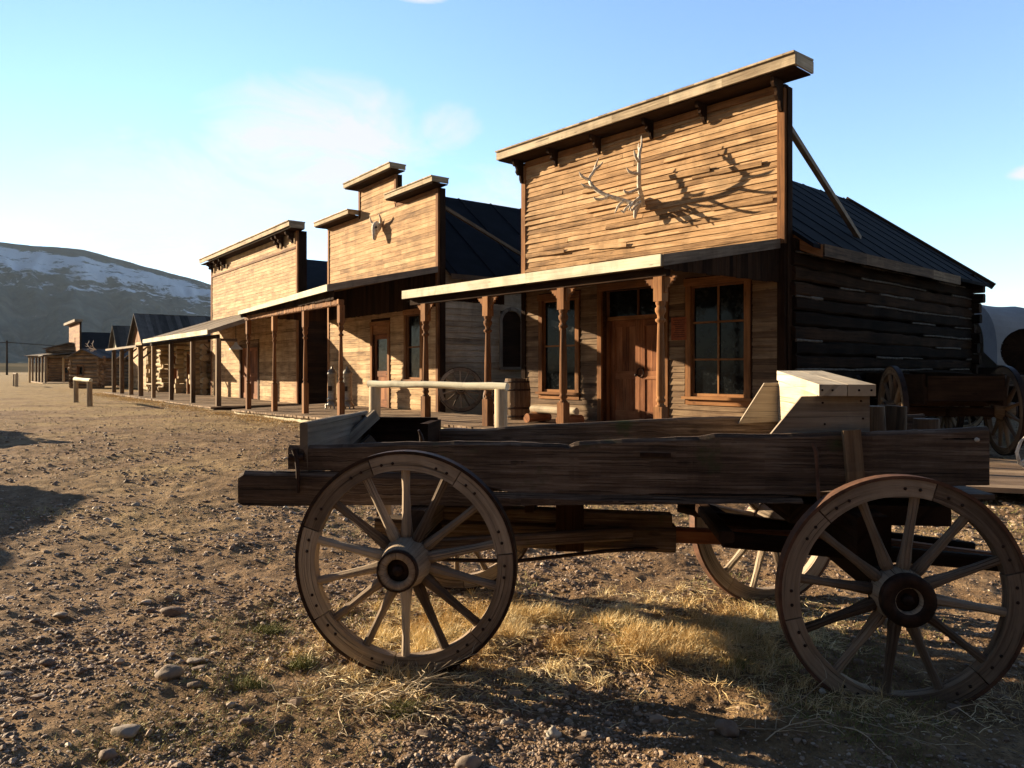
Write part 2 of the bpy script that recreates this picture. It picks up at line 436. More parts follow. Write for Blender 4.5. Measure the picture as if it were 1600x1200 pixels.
def door(parent, x0, x1, z0, z1, y=-.2, mat='redwood', name='door', knob=True, glassy=False):
    m = MB(mat); t = .045; st = .11; w = x1-x0; zm = z0+(z1-z0)*.42
    for a, b in ((x0, x0+st), (x1-st, x1)): m.box(a, b, y, y+t, z0, z1, (0, 0, 1))
    xm = (x0+x1)/2
    for a, b in ((z0, z0+.22), (zm, zm+.16), (z1-.13, z1)): m.box(x0+st, x1-st, y+.001, y+t-.002, a, b, (1, 0, 0))
    pan = [(z0+.22, zm), (zm+.16, z1-.13)]
    for k, (a, b) in enumerate(pan):
        if glassy and k == 1: continue
        n = 3
        for q in range(n):
            p0 = x0+st+(x1-x0-2*st)*q/n; p1 = x0+st+(x1-x0-2*st)*(q+1)/n
            m.box(p0+.002, p1-.002, y+.008, y+.024, a, b, (0, 0, 1))
    d = m.build(name, parent)
    if glassy:
        g = MB('glass'); g.box(x0+st, x1-st, y+.01, y+.02, zm+.16, z1-.13); g.build('pane', d)
    if knob:
        k = MB('iron'); k.lathe((x0+.06, y+t, zm+.08), (0, 1, 0), [(0, .012), (.03, .012), (.035, .03), (.06, .03), (.07, .0)], 10); k.build('handle', d)
    return d
def turned(mb, x, y, z0, z1, s=.14, top=.35, low=.5, rmid=.05):
    """square block top and foot with a turned shaft between"""
    mb.box(x-s/2, x+s/2, y-s/2, y+s/2, z0, z0+low, (0, 0, 1)); mb.box(x-s/2, x+s/2, y-s/2, y+s/2, z1-top, z1, (0, 0, 1))
    a = z0+low; b = z1-top; H = b-a; r = rmid
    P = [(0, s*.5), (.02, s*.5), (.03, s*.36), (.06, s*.34), (.08, s*.47), (.11, s*.47), (.13, s*.36), (.17, r*1.15), (H*.45, r*1.05), (H-.34, r*.8), (H-.31, r*.75), (H-.29, r*1.3), (H-.26, r*1.35), (H-.24, r*.8), (H-.20, r*.85), (H-.15, r*1.35), (H-.10, r*1.4), (H-.07, r*.95), (H-.05, s*.46), (H-.02, s*.5), (H, s*.5)]
    mb.lathe((x, y, a), (0, 0, 1), P, 14)
def scroll(mb, x, y, z, dx, size=.26, w=.045):
    """small carved bracket in the x-z plane beside a post top"""
    pts = [(0, 0), (1, 0), (1, -.12), (.82, -.16), (.86, -.3), (.66, -.30), (.6, -.48), (.42, -.45), (.36, -.66), (.2, -.66), (.16, -.95), (0, -1)]
    pr = [(x+dx*a*size, z+b*size*1.2) for a, b in pts]
    mb.prism(pr, y-w/2, y+w/2, fn=lambda s, a, b: (a, s, b))
def cbracket(mb, x, y0, z, d=.42, h=.45, w=.08):
    """cornice bracket, profile in y-z below the soffit"""
    pts = [(0, 0), (1, 0), (1, -.18), (.9, -.30), (.72, -.30), (.62, -.42), (.68, -.55), (.5, -.68), (.3, -.66), (.28, -.85), (.16, -1), (0, -1)]
    mb.prism([(y0+a*d, z+b*h) for a, b in pts], x-w/2, x+w/2)
def logwall(mb, A, B, z0, z1, r=.14, ext=.18, out=None, chink=True, tone=None, n=10, skip=(), hewn=False):
    """stack of logs from A to B (xy pairs)"""
    A = Vector((A[0], A[1], 0)); B = Vector((B[0], B[1], 0)); d = (B-A).normalized(); z = z0+r; k = 0
    while z < z1:
        e1 = random.uniform(.3, 1)*ext; e2 = random.uniform(.3, 1)*ext
        L = (B-A).length
        cuts = [(c[0], c[1]) for c in skip if c[2] < z < c[3]]
        for a, b in subtract(-e1, L+e2, cuts):
            p0 = A+d*a+Vector((0, 0, z)); p1 = A+d*b+Vector((0, 0, z+random.uniform(-.02, .02)))
            mb.cur = 0
            if hewn: mb.beam(p0, p1, r*random.uniform(1.3, 1.5), r*random.uniform(1.72, 1.88), segs=max(3, int((b-a)/.35)), wob=.012, edge=.016, cham=.035)
            else: mb.log(p0, p1, r*random.uniform(.93, 1.08), r*random.uniform(.88, 1.02), n=n, segs=max(2, int((b-a)/.8)), bend=.012)
        if chink and len(mb.mats) > 1:
            mb.cur = 1; x = -.05
            while x < L:
                ln = random.uniform(.4, 1.8)
                if random.random() < .55:
                    p0 = A+d*x+Vector((0, 0, z-r+.0)); p1 = A+d*min(L, x+ln)+Vector((0, 0, z-r+random.uniform(-.012, .012)))
                    if out: o = Vector((out[0], out[1], 0))*r*.62; p0 += o; p1 += o
                    ok = all(not (c[0] < x+ln and c[1] > x and c[2] < z < c[3]) for c in skip)
                    if ok: mb.log(p0, p1, random.uniform(.012, .03), n=6, segs=4, bend=.008, wob=.3)
                x += ln
            mb.cur = 0
        z += 2*r*.97; k += 1
def planks_v(mb, xs, zlo, zhi, y, th=.02, w=.12, fn=None):
    """vertical planks along x between zlo(x) and zhi(x)"""
    fn = fn or (lambda x, y, z: (x, y, z)); x = xs[0]
    while x < xs[1]-.01:
        e = min(xs[1], x+w*random.uniform(.8, 1.15)); a, b = x+.002, e-.002; o = random.uniform(-.004, .004); q = random.uniform(-.01, .01)
        mb.hexa([fn(*c) for c in ((a, y+o, zlo(a)+q), (b, y+o, zlo(b)+q), (b, y+th+o, zlo(b)+q), (a, y+th+o, zlo(a)+q), (a, y+o, zhi(a)), (b, y+o, zhi(b)), (b, y+th+o, zhi(b)), (a, y+th+o, zhi(a)))], (0, 0, 1))
        x = e
def quadroof(mb, FL, FR, WR, WL, th=.05, n=1, along=0, gap=.004, under=0):
    """roof or deck surface of boards running front to wall; corners are top points"""
    FL, FR, WR, WL = map(Vector, (FL, FR, WR, WL)); dz = Vector((0, 0, -th))
    for k in range(n):
        a, b = k/n, (k+1)/n
        w = (FR-FL).length; ga = gap/w if w else 0
        p = [FL.lerp(FR, a+ga), FL.lerp(FR, b-ga), WL.lerp(WR, b-ga), WL.lerp(WR, a+ga)]
        j = Vector((0, 0, random.uniform(-.004, .004)))
        p = [q+j for q in p]
        if n > 1:
            pr = (p[0]-p[3]).normalized()*random.uniform(0, .03); p[0] = p[0]+pr; p[1] = p[1]+pr
        mb.hexa([p[0]+dz, p[1]+dz, p[2]+dz, p[3]+dz, p[0], p[1], p[2], p[3]], (p[3]-p[0]))

class Frame:
    k = 1.0
    def __init__(s, C, vp):
        d = Vector((vp-800, FPX)).normalized(); s.d = d; s.n = Vector((-d.y, d.x)); s.C = Vector(C); s.rz = math.atan2(d.y, d.x)
    def w(s, u, o=0): p = (s.C+s.d*u+s.n*o)*s.k; return p.x, p.y
    def out(s, x, y): return (x/s.k-s.C.x)*s.n.x+(y/s.k-s.C.y)*s.n.y
    def seat(s, t):
        t.location.z = EYE*(1-s.k)+t.location.z*s.k; t.scale = (s.k,)*3; return t
    def u(s, px, o=0):      # where the sight line through column px meets the plane y=o
        r = (px-800)/FPX; P = s.C+s.n*o
        return (P.x-r*P.y)/(r*s.d.y-s.d.x)
    def z(s, px, py, o=0):
        u = s.u(px, o); Y = (s.C+s.n*o+s.d*u).y; return EYE-(py-578)*Y/FPX
F1 = Frame((4.49, 12.22), -235)
F2 = Frame((-1.81, 18.50), -80)
F3 = Frame((-7.44, 25.95), -80)

F2.k = F3.k = 1.07
# ------------------------------------------------------------------ building 1: log store with clapboard false front
def building1():
    F = F1; b = thing('log_store', 'nearest log store with tall clapboard false front and elk antlers', 'building', (*F.C, 0), F.rz)
    W = 6.39; D = 8.73; fl = .46
    ops = [(.74, 1.83, 1.02, 3.02), (4.72, 5.72, 1.02, 3.02), (2.44, 3.98, fl-.3, 3.1)]
    m = MB('darkwood'); wallpanel(m, .02, W-.02, .2, 6.2, -.12, -.001, ops); m.build('front_wall', b)
    m = MB('front1'); clap(m, .13, W-.13, 3.6, 6.08, .0, (), .105, .018, .004, .020)
    # a few loose boards
    for u, z, L, dy, dz in ((5.0, 4.06, 1.3, .10, .02), (3.3, 3.98, 1.0, .07, .05), (1.4, 5.08, 1.6, .07, .04), (.2, 4.35, 1.2, .05, .02), (.4, 4.98, 1.4, .06, .03)):
        m.beam((u, .035+dy*.5, z-.02), (u+L, .035, z+dz), .012, .085, segs=5, wob=.006)
    m.build('false_front', b)
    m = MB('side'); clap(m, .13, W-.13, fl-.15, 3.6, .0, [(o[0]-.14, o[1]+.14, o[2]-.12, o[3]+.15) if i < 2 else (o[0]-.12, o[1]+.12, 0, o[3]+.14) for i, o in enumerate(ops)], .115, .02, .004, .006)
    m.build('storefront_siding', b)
    m = MB('trim')
    for x in (0, W-.13): m.box(x, x+.13, -.02, .05, 3.58, 6.12, (0, 0, 1))
    m.box(.13, W-.13, .0, .045, 6.08, 6.2, (1, 0, 0))
    m.build('corner_board', b)
    for x, xx in ((0, -.03), (W-.13, W-.1)):
        m = MB('darkwood'); m.box(x, x+.13, -.0195, .048, .2, 3.575, (0, 0, 1)); m.box(xx, xx+.13, -.16, -.02, .2, 6.15, (0, 0, 1)); m.build('corner_post', b)
    # cornice
    c = MB('weath', 'darkwood')
    x = -.42
    while x < W+.32:
        e = min(W+.35, x+random.uniform(.9, 1.8))
        c.box(x+.002, e-.002, .46, .50, 6.26, 6.43, (1, 0, 0)); x = e
    x = -.42
    while x < W+.32:
        e = min(W+.35, x+random.uniform(.15, .25))
        c.hexa([(x+.002, -.1, 6.46), (e-.002, -.1, 6.46), (e-.002, .54, 6.43), (x+.002, .54, 6.43), (x+.002, -.1, 6.49), (e-.002, -.1, 6.49), (e-.002, .54, 6.46), (x+.002, .54, 6.46)]); x = e
    c.box(-.42, -.385, -.1, .455, 6.26, 6.445, (0, 1, 0)); c.box(W+.315, W+.35, -.1, .455, 6.26, 6.445, (0, 1, 0))
    c.cur = 1; c.box(-.38, W+.31, -.08, .455, 6.235, 6.258, (1, 0, 0)); co = c.build('cornice', b)
    for x in (.05, 1.5, 2.68, 4.01, 5.24, W-.05):
        k = MB('darkwood'); cbracket(k, x, .05, 6.23, .30, .34 if .1 < x < 6 else .5, .055); k.build('cornice_bracket', b)
    # log body
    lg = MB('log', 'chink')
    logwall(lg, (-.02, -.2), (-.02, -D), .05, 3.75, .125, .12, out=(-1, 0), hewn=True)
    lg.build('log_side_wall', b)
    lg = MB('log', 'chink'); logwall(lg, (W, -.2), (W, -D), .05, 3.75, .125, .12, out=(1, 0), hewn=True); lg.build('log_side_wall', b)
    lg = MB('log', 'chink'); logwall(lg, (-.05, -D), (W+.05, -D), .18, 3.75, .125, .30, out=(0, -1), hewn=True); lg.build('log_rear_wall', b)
    for x in (.10, W-.14): m = MB('darkwood'); m.box(x, x+.04, -D+.12, -.14, .1, 3.8, (0, 1, 0)); m.build('inner_lining', b)
    m = MB('darkwood'); m.box(.16, W-.16, -D+.11, -D+.15, .1, 3.8); m.build('inner_lining', b)
    m = MB('darkwood'); planks_v(m, (-.02, W), lambda x: 3.7, lambda x: 3.8+2.45*(1-abs(x-W/2)/(W/2+.02)), -D-.02, .03, .2); m.build('rear_gable', b)
    m = MB('darkwood'); wallpanel(m, .16, W-.16, .3, .34, -D+.17, -.14); m.build('floor', b)
    # roof: two slopes with battens
    e = .38; zr = 6.27; ze = 3.84; zo = ze-e*.76
    r = MB('tar', 'tar')
    for s in (0, 1):
        xa = -e if s == 0 else W+e
        P = [(xa, -.17, zo), (W/2, -.17, zr), (W/2, -D-.5, zr), (xa, -D-.5, zo)]
        if s: P = P[::-1]
        r.hexa([(p[0], p[1], p[2]-.07) for p in P]+[(p[0], p[1], p[2]) for p in P], (1, 0, .7))
        for k in range(10):
            y = -.4-k*.92+random.uniform(-.05, .05); r.beam((xa, y, zo+.006), (W/2, y, zr+.006), .035, .018)
    r.build('roof', b)
    m = MB('side')
    y = -.5
    while y > -D*.68: m.box(-e-.03, -e, y-1.6, y, zo-.17+.01*math.sin(y*3), zo+.02, (0, 1, 0)); y -= 1.605
    m.build('eave_board', b)
    m = MB('darkwood'); m.beam((-e-.02, -D-.53, zo-.03), (W/2, -D-.53, zr-.02), .04, .16); m.beam((W+e+.02, -D-.53, zo-.03), (W/2, -D-.53, zr-.02), .04, .16); m.build('rake_board', b)
    m = MB('trim'); m.hexa([(-e-.03, -.44, zo-.20), (-e, -.44, zo-.20), (.0, -.21, zo-.02), (-.03, -.21, zo-.02), (-e-.03, -.44, zo+.0), (-e, -.44, zo+.0), (.0, -.21, zo+.2), (-.03, -.21, zo+.2)]); m.build('eave_return', b)
    for x0 in (.12, W-.12):
        k = MB('grey'); k.beam((x0, -.18, 5.65), (x0+(.3 if x0 < 1 else -.3), -3.7, 4.15), .09, .09); k.build('roof_brace', b)
    # windows and doors
    window(b, *ops[0], cols=2, rows=3); window(b, *ops[1], cols=2, rows=2)
    for a, c_ in ((2.47, 3.2), (3.215, 3.95)): door(b, a, c_, fl, 2.5, -.28)
    fr = MB('trim')
    for a, c_ in ((2.33, 2.44), (3.98, 4.09)): fr.box(a, c_, -.30, .05, fl, 3.1, (0, 0, 1))
    fr.box(2.33, 4.09, -.30, .055, 3.102, 3.24, (1, 0, 0)); fr.box(2.442, 3.978, -.27, -.15, 2.505, 2.58, (1, 0, 0)); fr.box(2.30, 4.12, -.3, .14, fl-.06, fl-.002, (1, 0, 0))
    fo = fr.build('door_frame', b)
    t = MB('glass'); t.box(2.45, 3.97, -.22, -.21, 2.585, 3.095); t.build('transom_pane', fo)
    t = MB('trim'); t.box(3.19, 3.23, -.205, -.17, 2.583, 3.1, (0, 0, 1)); t.build('transom_bar', fo)
    # porch roof: points
    FL, FR, WR, WL = (7.05, 2.78, 3.15), (.39, 2.78, 3.15), (.10, .06, 3.62), (6.95, .06, 3.62)
    p = MB('grey'); quadroof(p, FL, FR, WR, WL, .03, 34); p.build('porch_roof', b)
    p = MB('fascia'); x = .39
    while x < 7.04:
        e2 = min(7.06, x+random.uniform(1.8, 3)); p.box(x+.001, e2-.001, 2.79, 2.825, 2.985, 3.155, (1, 0, 0), jit=.0015); x = e2
    p.build('porch_fascia', b)
    p = MB('grey'); p.hexa([(.36, 2.79, 2.985), (.39, 2.79, 2.985), (.10, .05, 3.50), (.07, .05, 3.50), (.36, 2.79, 3.155), (.39, 2.79, 3.155), (.10, .05, 3.66), (.07, .05, 3.66)]); p.build('porch_rake', b)
    p = MB('grey'); p.hexa([(7.05, 2.785, 2.985), (7.08, 2.785, 2.985), (7.0, .05, 3.50), (6.97, .05, 3.50), (7.05, 2.785, 3.155), (7.08, 2.785, 3.155), (7.0, .05, 3.66), (6.97, .05, 3.66)]); p.build('porch_rake', b)
    for xa, xb, zz in ((.375, .09, 2.94), (7.035, 6.96, 3.02)):
        q = MB('darkwood'); planks_v(q, (.06, 2.76), lambda s: zz, lambda s: 3.585-(s-.06)*.174, 0, .018, .1, fn=lambda s, o, z, xa=xa, xb=xb: (xb+(xa-xb)*s/2.76+o, s, z)); q.build('porch_gable', b)
    q = MB('darkwood'); q.box(.42, 7.0, 2.55, 2.66, 2.86, 2.985, (1, 0, 0))
    for k in range(12): x = .5+k*.57; q.beam((x, .05, 3.52), (x, 2.75, 3.05), .05, .09)
    q.build('porch_beam', b)
    for u in (.56, 2.55, 4.51, 6.51):
        q = MB('trim'); turned(q, u, 2.6, fl, 2.86, .15, .36, .5, .058)
        for dx in (-1, 1): scroll(q, u+dx*.076, 2.6, 2.86, dx, .2)
        q.build('porch_post', b)
    d = MB('deck'); quadroof(d, (7.2, 2.95, fl), (-.1, 2.95, fl), (-.1, .03, fl), (7.2, .03, fl), .045, 52); d.build('porch_deck', b)
    d = MB('foot'); d.box(-.1, 7.2, 2.86, 2.9, .15, fl-.055, (1, 0, 0)); d.box(-.1, -.06, .03, 2.85, .15, fl-.055); d.box(7.16, 7.2, .03, 2.85, .15, fl-.055); d.build('deck_skirt', b)
    # notice by the door
    x1, y1 = F.w(2.3, .04)
    return b
B1 = building1()
def local_thing(F, name, label, cat, u, o, z, extra=0, group=None):
    x, y = F.w(u, o); return F.seat(thing(name, label, cat, (x, y, z), F.rz+extra, group))
def notice():
    t = local_thing(F1, 'wall_notice', 'small faded red printed notice on the wall right of the double doors', 'notice', 2.08, .035, 2.26)
    m = MB('paper'); m.box(-.17, .17, 0, .012, -.21, .21); m.build('board', t)
    m = MB('ink')
    for k in range(9):
        m.box(-.13, .13-random.uniform(0, .06), .0135, .0155, .15-k*.038, .163-k*.038)
    m.build('printed_lines', t)
notice()
def padlock():
    t = local_thing(F1, 'door_wreath', 'small dark ring hung on the lit double doors', 'wreath', 3.18, -.215, 1.45)
    m = MB('iron'); m.tube([(math.cos(a)*.085, 0, math.sin(a)*.085) for a in [k*2*math.pi/16 for k in range(17)]], .014, 8); m.build('ring', t)
padlock()
# ------------------------------------------------------------------ building 2: stepped false front with skull
def gable_body(b, W, D, zf, ze, zr, sidemat='side', roofmat='tar', e=.35, frontgap=.17, ex=.15, side_ops=(), seams=0):
    m = MB('darkwood'); wallpanel(m, .03, .06, zf-.15, ze, -D, -.13, (), lambda x, y, z: (x, y, z)); 
    m.build('inner_wall', b); m = MB('darkwood'); wallpanel(m, W-.06, W-.03, zf-.15, ze, -D, -.13); m.build('inner_wall', b); m = MB('darkwood'); wallpanel(m, .065, W-.065, zf-.15, ze, -D+.005, -D+.04); m.build('inner_wall', b)
    m = MB(sidemat); clap(m, .13, D, zf-.4, ze, 0, side_ops, ex, .02, .004, .004, fn=lambda x, y, z: (.03-y, -x, z)); m.build('side_wall', b)
    m = MB(sidemat); clap(m, .13, D, zf-.15, ze, 0, (), ex*1.5, .02, .003, .004, fn=lambda x, y, z: (W-.03+y, -x, z), sl=(4, 6)); m.build('side_wall', b)
    m = MB('darkwood'); planks_v(m, (.0, W), lambda x: ze, lambda x: ze+(zr-ze-.05)*(1-abs(x-W/2)/(W/2+.02)), -D-.02, .03, .25); m.build('rear_gable', b)
    s = (zr-ze)/(W/2); zo = ze-e*s
    r = MB(roofmat)
    for k in (0, 1):
        xa = -e if k == 0 else W+e
        P = [(xa, -frontgap, zo), (W/2, -frontgap, zr), (W/2, -D-.4, zr), (xa, -D-.4, zo)]
        if k: P = P[::-1]
        r.hexa([(p[0], p[1], p[2]-.07) for p in P]+P, (1, 0, s))
        y = -frontgap-.2
        while seams and y > -D-.3: r.beam((xa, y, zo+.01), (W/2, y, zr+.01), .04, .025); y -= seams
    r.build('roof', b)
    m = MB('side'); m.box(-e-.03, -e, -D-.4, -frontgap, zo-.12, zo+.01, (0, 1, 0)); m.build('eave_board', b)
def building2():
    F = F2; W = 6.76; b = thing('stepped_store', 'middle store with stepped false front and cattle skull', 'building', (*F.w(0), 0), F.rz); F.seat(b)
    fl = .45; D = 9
    za = F.z(690, 300); 
    ZS = 6.02; ZM = 6.82; xa, xb = 2.18, 4.5
    u = F.u
    door_u = (u(607), u(583)); win_u = (u(658), u(636))
    ops = [(door_u[0], door_u[1], fl-.2, 2.75), (win_u[0], win_u[1], 1.25, 2.95)]
    m = MB('darkwood'); wallpanel(m, .02, W-.02, .2, ZS, -.12, -.001, ops); wallpanel(m, xa+.02, xb-.02, ZS+.002, ZM, -.12, -.001); m.build('front_wall', b)
    m = MB('front2'); clap(m, .11, W-.11, 3.95, ZS-.08, 0, (), .13, .012, .002, .003, sl=(1.8, 4.5)); clap(m, xa+.1, xb-.1, ZS-.08, ZM-.05, 0, (), .13, .012, .002, .003, sl=(2, 3)); m.build('false_front', b)
    m = MB('front3'); clap(m, .11, W-.11, fl-.1, 3.08, 0, [(o[0]-.12, o[1]+.12, o[2]-.15, o[3]+.14) for o in ops], .13, .014, .003, .004); m.build('storefront_siding', b)
    m = MB('trim'); 
    for x in (0, W-.11): m.box(x, x+.11, -.02, .035, .4, ZS, (0, 0, 1))
    for x in (xa, xb-.1): m.box(x, x+.1, -.02, .035, ZS, ZM, (0, 0, 1))
    m.box(.11, xa, 0, .032, ZS-.09, ZS-.001, (1, 0, 0)); m.box(xb, W-.11, 0, .032, ZS-.09, ZS-.001, (1, 0, 0)); m.box(xa+.1, xb-.1, 0, .032, ZM-.08, ZM, (1, 0, 0))
    m.build('corner_board', b)
    m = MB('darkwood'); m.box(-.03, .1, -.17, -.02, .3, ZS, (0, 0, 1)); m.box(xa-.0, xa+.1, -.16, -.121, ZS, ZM); m.build('corner_post', b)
    for x0, x1, z in ((-.28, xa+.02, ZS), (xb-.02, W+.28, ZS), (xa-.3, xb+.3, ZM)):
        c = MB('weath', 'darkwood'); c.box(x0, x1, .34, .375, z+.06, z+.17, (1, 0, 0))
        x = x0
        while x < x1-.01: e = min(x1, x+.2); c.box(x+.001, e-.001, -.12, .40, z+.175, z+.205, (0, 1, 0)); x = e
        c.box(x0, x0+.03, -.1, .335, z+.06, z+.172, (0, 1, 0)); c.box(x1-.03, x1, -.1, .335, z+.06, z+.172, (0, 1, 0))
        c.cur = 1; c.box(x0+.031, x1-.031, -.1, .335, z+.03, z+.052, (1, 0, 0)); c.build('cornice', b)
    gable_body(b, W, D, fl, 4.1, 6.75, 'weath', 'tar', .3, seams=1.2, side_ops=[(1.9, 2.6, 1.6, 3.05)])
    # arched side window
    m = MB('darkwood'); planks_v(m, (.11, W-.11), lambda x: 3.08, lambda x: 3.95, 0, .02, .16); m.build('shade_toned_planks', b)  # upright wall boards; their dark tone stands in for the porch roof's shade
    w = MB('grey')
    fn = lambda a, c, z: (.03-c, -a, z)
    w.hexa([fn(*q) for q in ((1.85, -.03, 1.5), (2.68, -.03, 1.5), (2.68, .09, 1.5), (1.85, .09, 1.5), (1.85, -.03, 1.58), (2.68, -.03, 1.58), (2.68, .09, 1.58), (1.85, .09, 1.58))])
    for k in range(11):
        a0 = math.pi*k/11; a1 = math.pi*(k+1)/11
        pt = lambda a, r: (2.26+math.cos(a)*r, 2.75+math.sin(a)*r)
        q = [pt(a0, .33), pt(a1, .33), pt(a1, .42), pt(a0, .42)]
        w.hexa([fn(c[0], -.03, c[1]) for c in q]+[fn(c[0], .06, c[1]) for c in q])
    for a in (1.85, 2.58): w.hexa([fn(*q) for q in ((a, -.03, 1.58), (a+.09, -.03, 1.58), (a+.09, .06, 1.58), (a, .06, 1.58), (a, -.03, 2.75), (a+.09, -.03, 2.75), (a+.09, .06, 2.75), (a, .06, 2.75))])
    wo = w.build('arched_window', b)
    g = MB('glass'); g.hexa([fn(*q) for q in ((1.9, -.03, 1.58), (2.6, -.03, 1.58), (2.6, -.02, 1.58), (1.9, -.02, 1.58), (1.9, -.03, 3.02), (2.6, -.03, 3.02), (2.6, -.02, 3.02), (1.9, -.02, 3.02))]); g.build('pane', wo)
    k = MB('side'); k.beam((.12, -.18, 5.6), (.4, -3.6, 4.4), .08, .08); k.build('roof_brace', b)
    door(b, door_u[0]+.01, door_u[1]-.01, fl, 2.5, -.09, 'redwood', glassy=True)
    fr = MB('trim'); fr.box(door_u[0]-.11, door_u[0], -.1, .045, fl, 2.75, (0, 0, 1)); fr.box(door_u[1], door_u[1]+.11, -.1, .045, fl, 2.75, (0, 0, 1)); fr.box(door_u[0]-.13, door_u[1]+.13, -.1, .05, 2.752, 2.87, (1, 0, 0)); fr.box(door_u[0]+.01, door_u[1]-.01, -.09, .0, 2.51, 2.75); fr.build('door_frame', b)
    window(b, *ops[1], cols=1, rows=2)
    # porch
    FL, FR, WR, WL = (6.45, 2.9, 3.22), (.05, 2.9, 3.42), (0, .04, 4.05), (6.72, .04, 4.2)
    p = MB('shake'); quadroof(p, FL, FR, WR, WL, .03, 30); p.build('porch_roof', b)
    p = MB('fascia'); p.hexa([(6.47, 2.90, 3.12), (.02, 2.90, 3.27), (.02, 2.93, 3.27), (6.47, 2.93, 3.12), (6.47, 2.90, 3.225), (.02, 2.90, 3.425), (.02, 2.93, 3.425), (6.47, 2.93, 3.225)], (1, 0, 0)); p.build('porch_fascia', b)
    p = MB('grey'); p.hexa([(-.01, .04, 3.92), (.02, .04, 3.92), (.05, 2.895, 3.27), (.02, 2.895, 3.27), (-.01, .04, 4.07), (.02, .04, 4.07), (.05, 2.895, 3.43), (.02, 2.895, 3.43)]); p.build('porch_rake', b)
    p = MB('grey'); p.hexa([(6.72, .04, 4.05), (6.75, .04, 4.05), (6.48, 2.895, 3.1), (6.45, 2.895, 3.1), (6.72, .04, 4.21), (6.75, .04, 4.21), (6.48, 2.895, 3.23), (6.45, 2.895, 3.23)]); p.build('porch_rake', b)
    q = MB('darkwood'); planks_v(q, (.06, 2.86), lambda s: 3.05, lambda s: 4.1-(s-.06)*.33, 0, .018, .13, fn=lambda s, o, z: (6.7-.26*s/2.9+o, s, z)); q.build('porch_gable', b)
    q = MB('darkwood'); planks_v(q, (.1, 6.5), lambda x: 3.1, lambda x: 3.41-.2*x/6.5, 2.72, .02, .16); q.build('porch_apron', b)
    q = MB('trim'); q.box(-.08, 6.62, 2.56, 2.68, 2.97, 3.095, (1, 0, 0)); planks_v(q, (-.08, 6.62), lambda x: 2.985, lambda x: 3.10, 2.683, .012, .07); q.build('porch_beam', b)
    dz = lambda x: .456-.02*x
    for x in (-.0, 2.12, 4.33, 6.55):
        q = MB('trim'); turned(q, x, 2.6, dz(x), 2.97, .13, .40, .75, .045); q.build('porch_post', b)
    d = MB('deck'); quadroof(d, (7.0, 2.95, dz(7)), (-2.4, 2.95, .45), (-2.4, .03, .47), (7.0, .03, .42), .045, 66); d.build('porch_deck', b)
    d = MB('foot'); d.hexa([(7.0, 2.84, .1), (-2.4, 2.84, .1), (-2.4, 2.88, .1), (7.0, 2.88, .1), (7.0, 2.84, dz(7)-.055), (-2.4, 2.84, .39), (-2.4, 2.88, .39), (7.0, 2.88, dz(7)-.055)], (1, 0, 0)); d.build('deck_skirt', b)
    return b
B2 = building2()

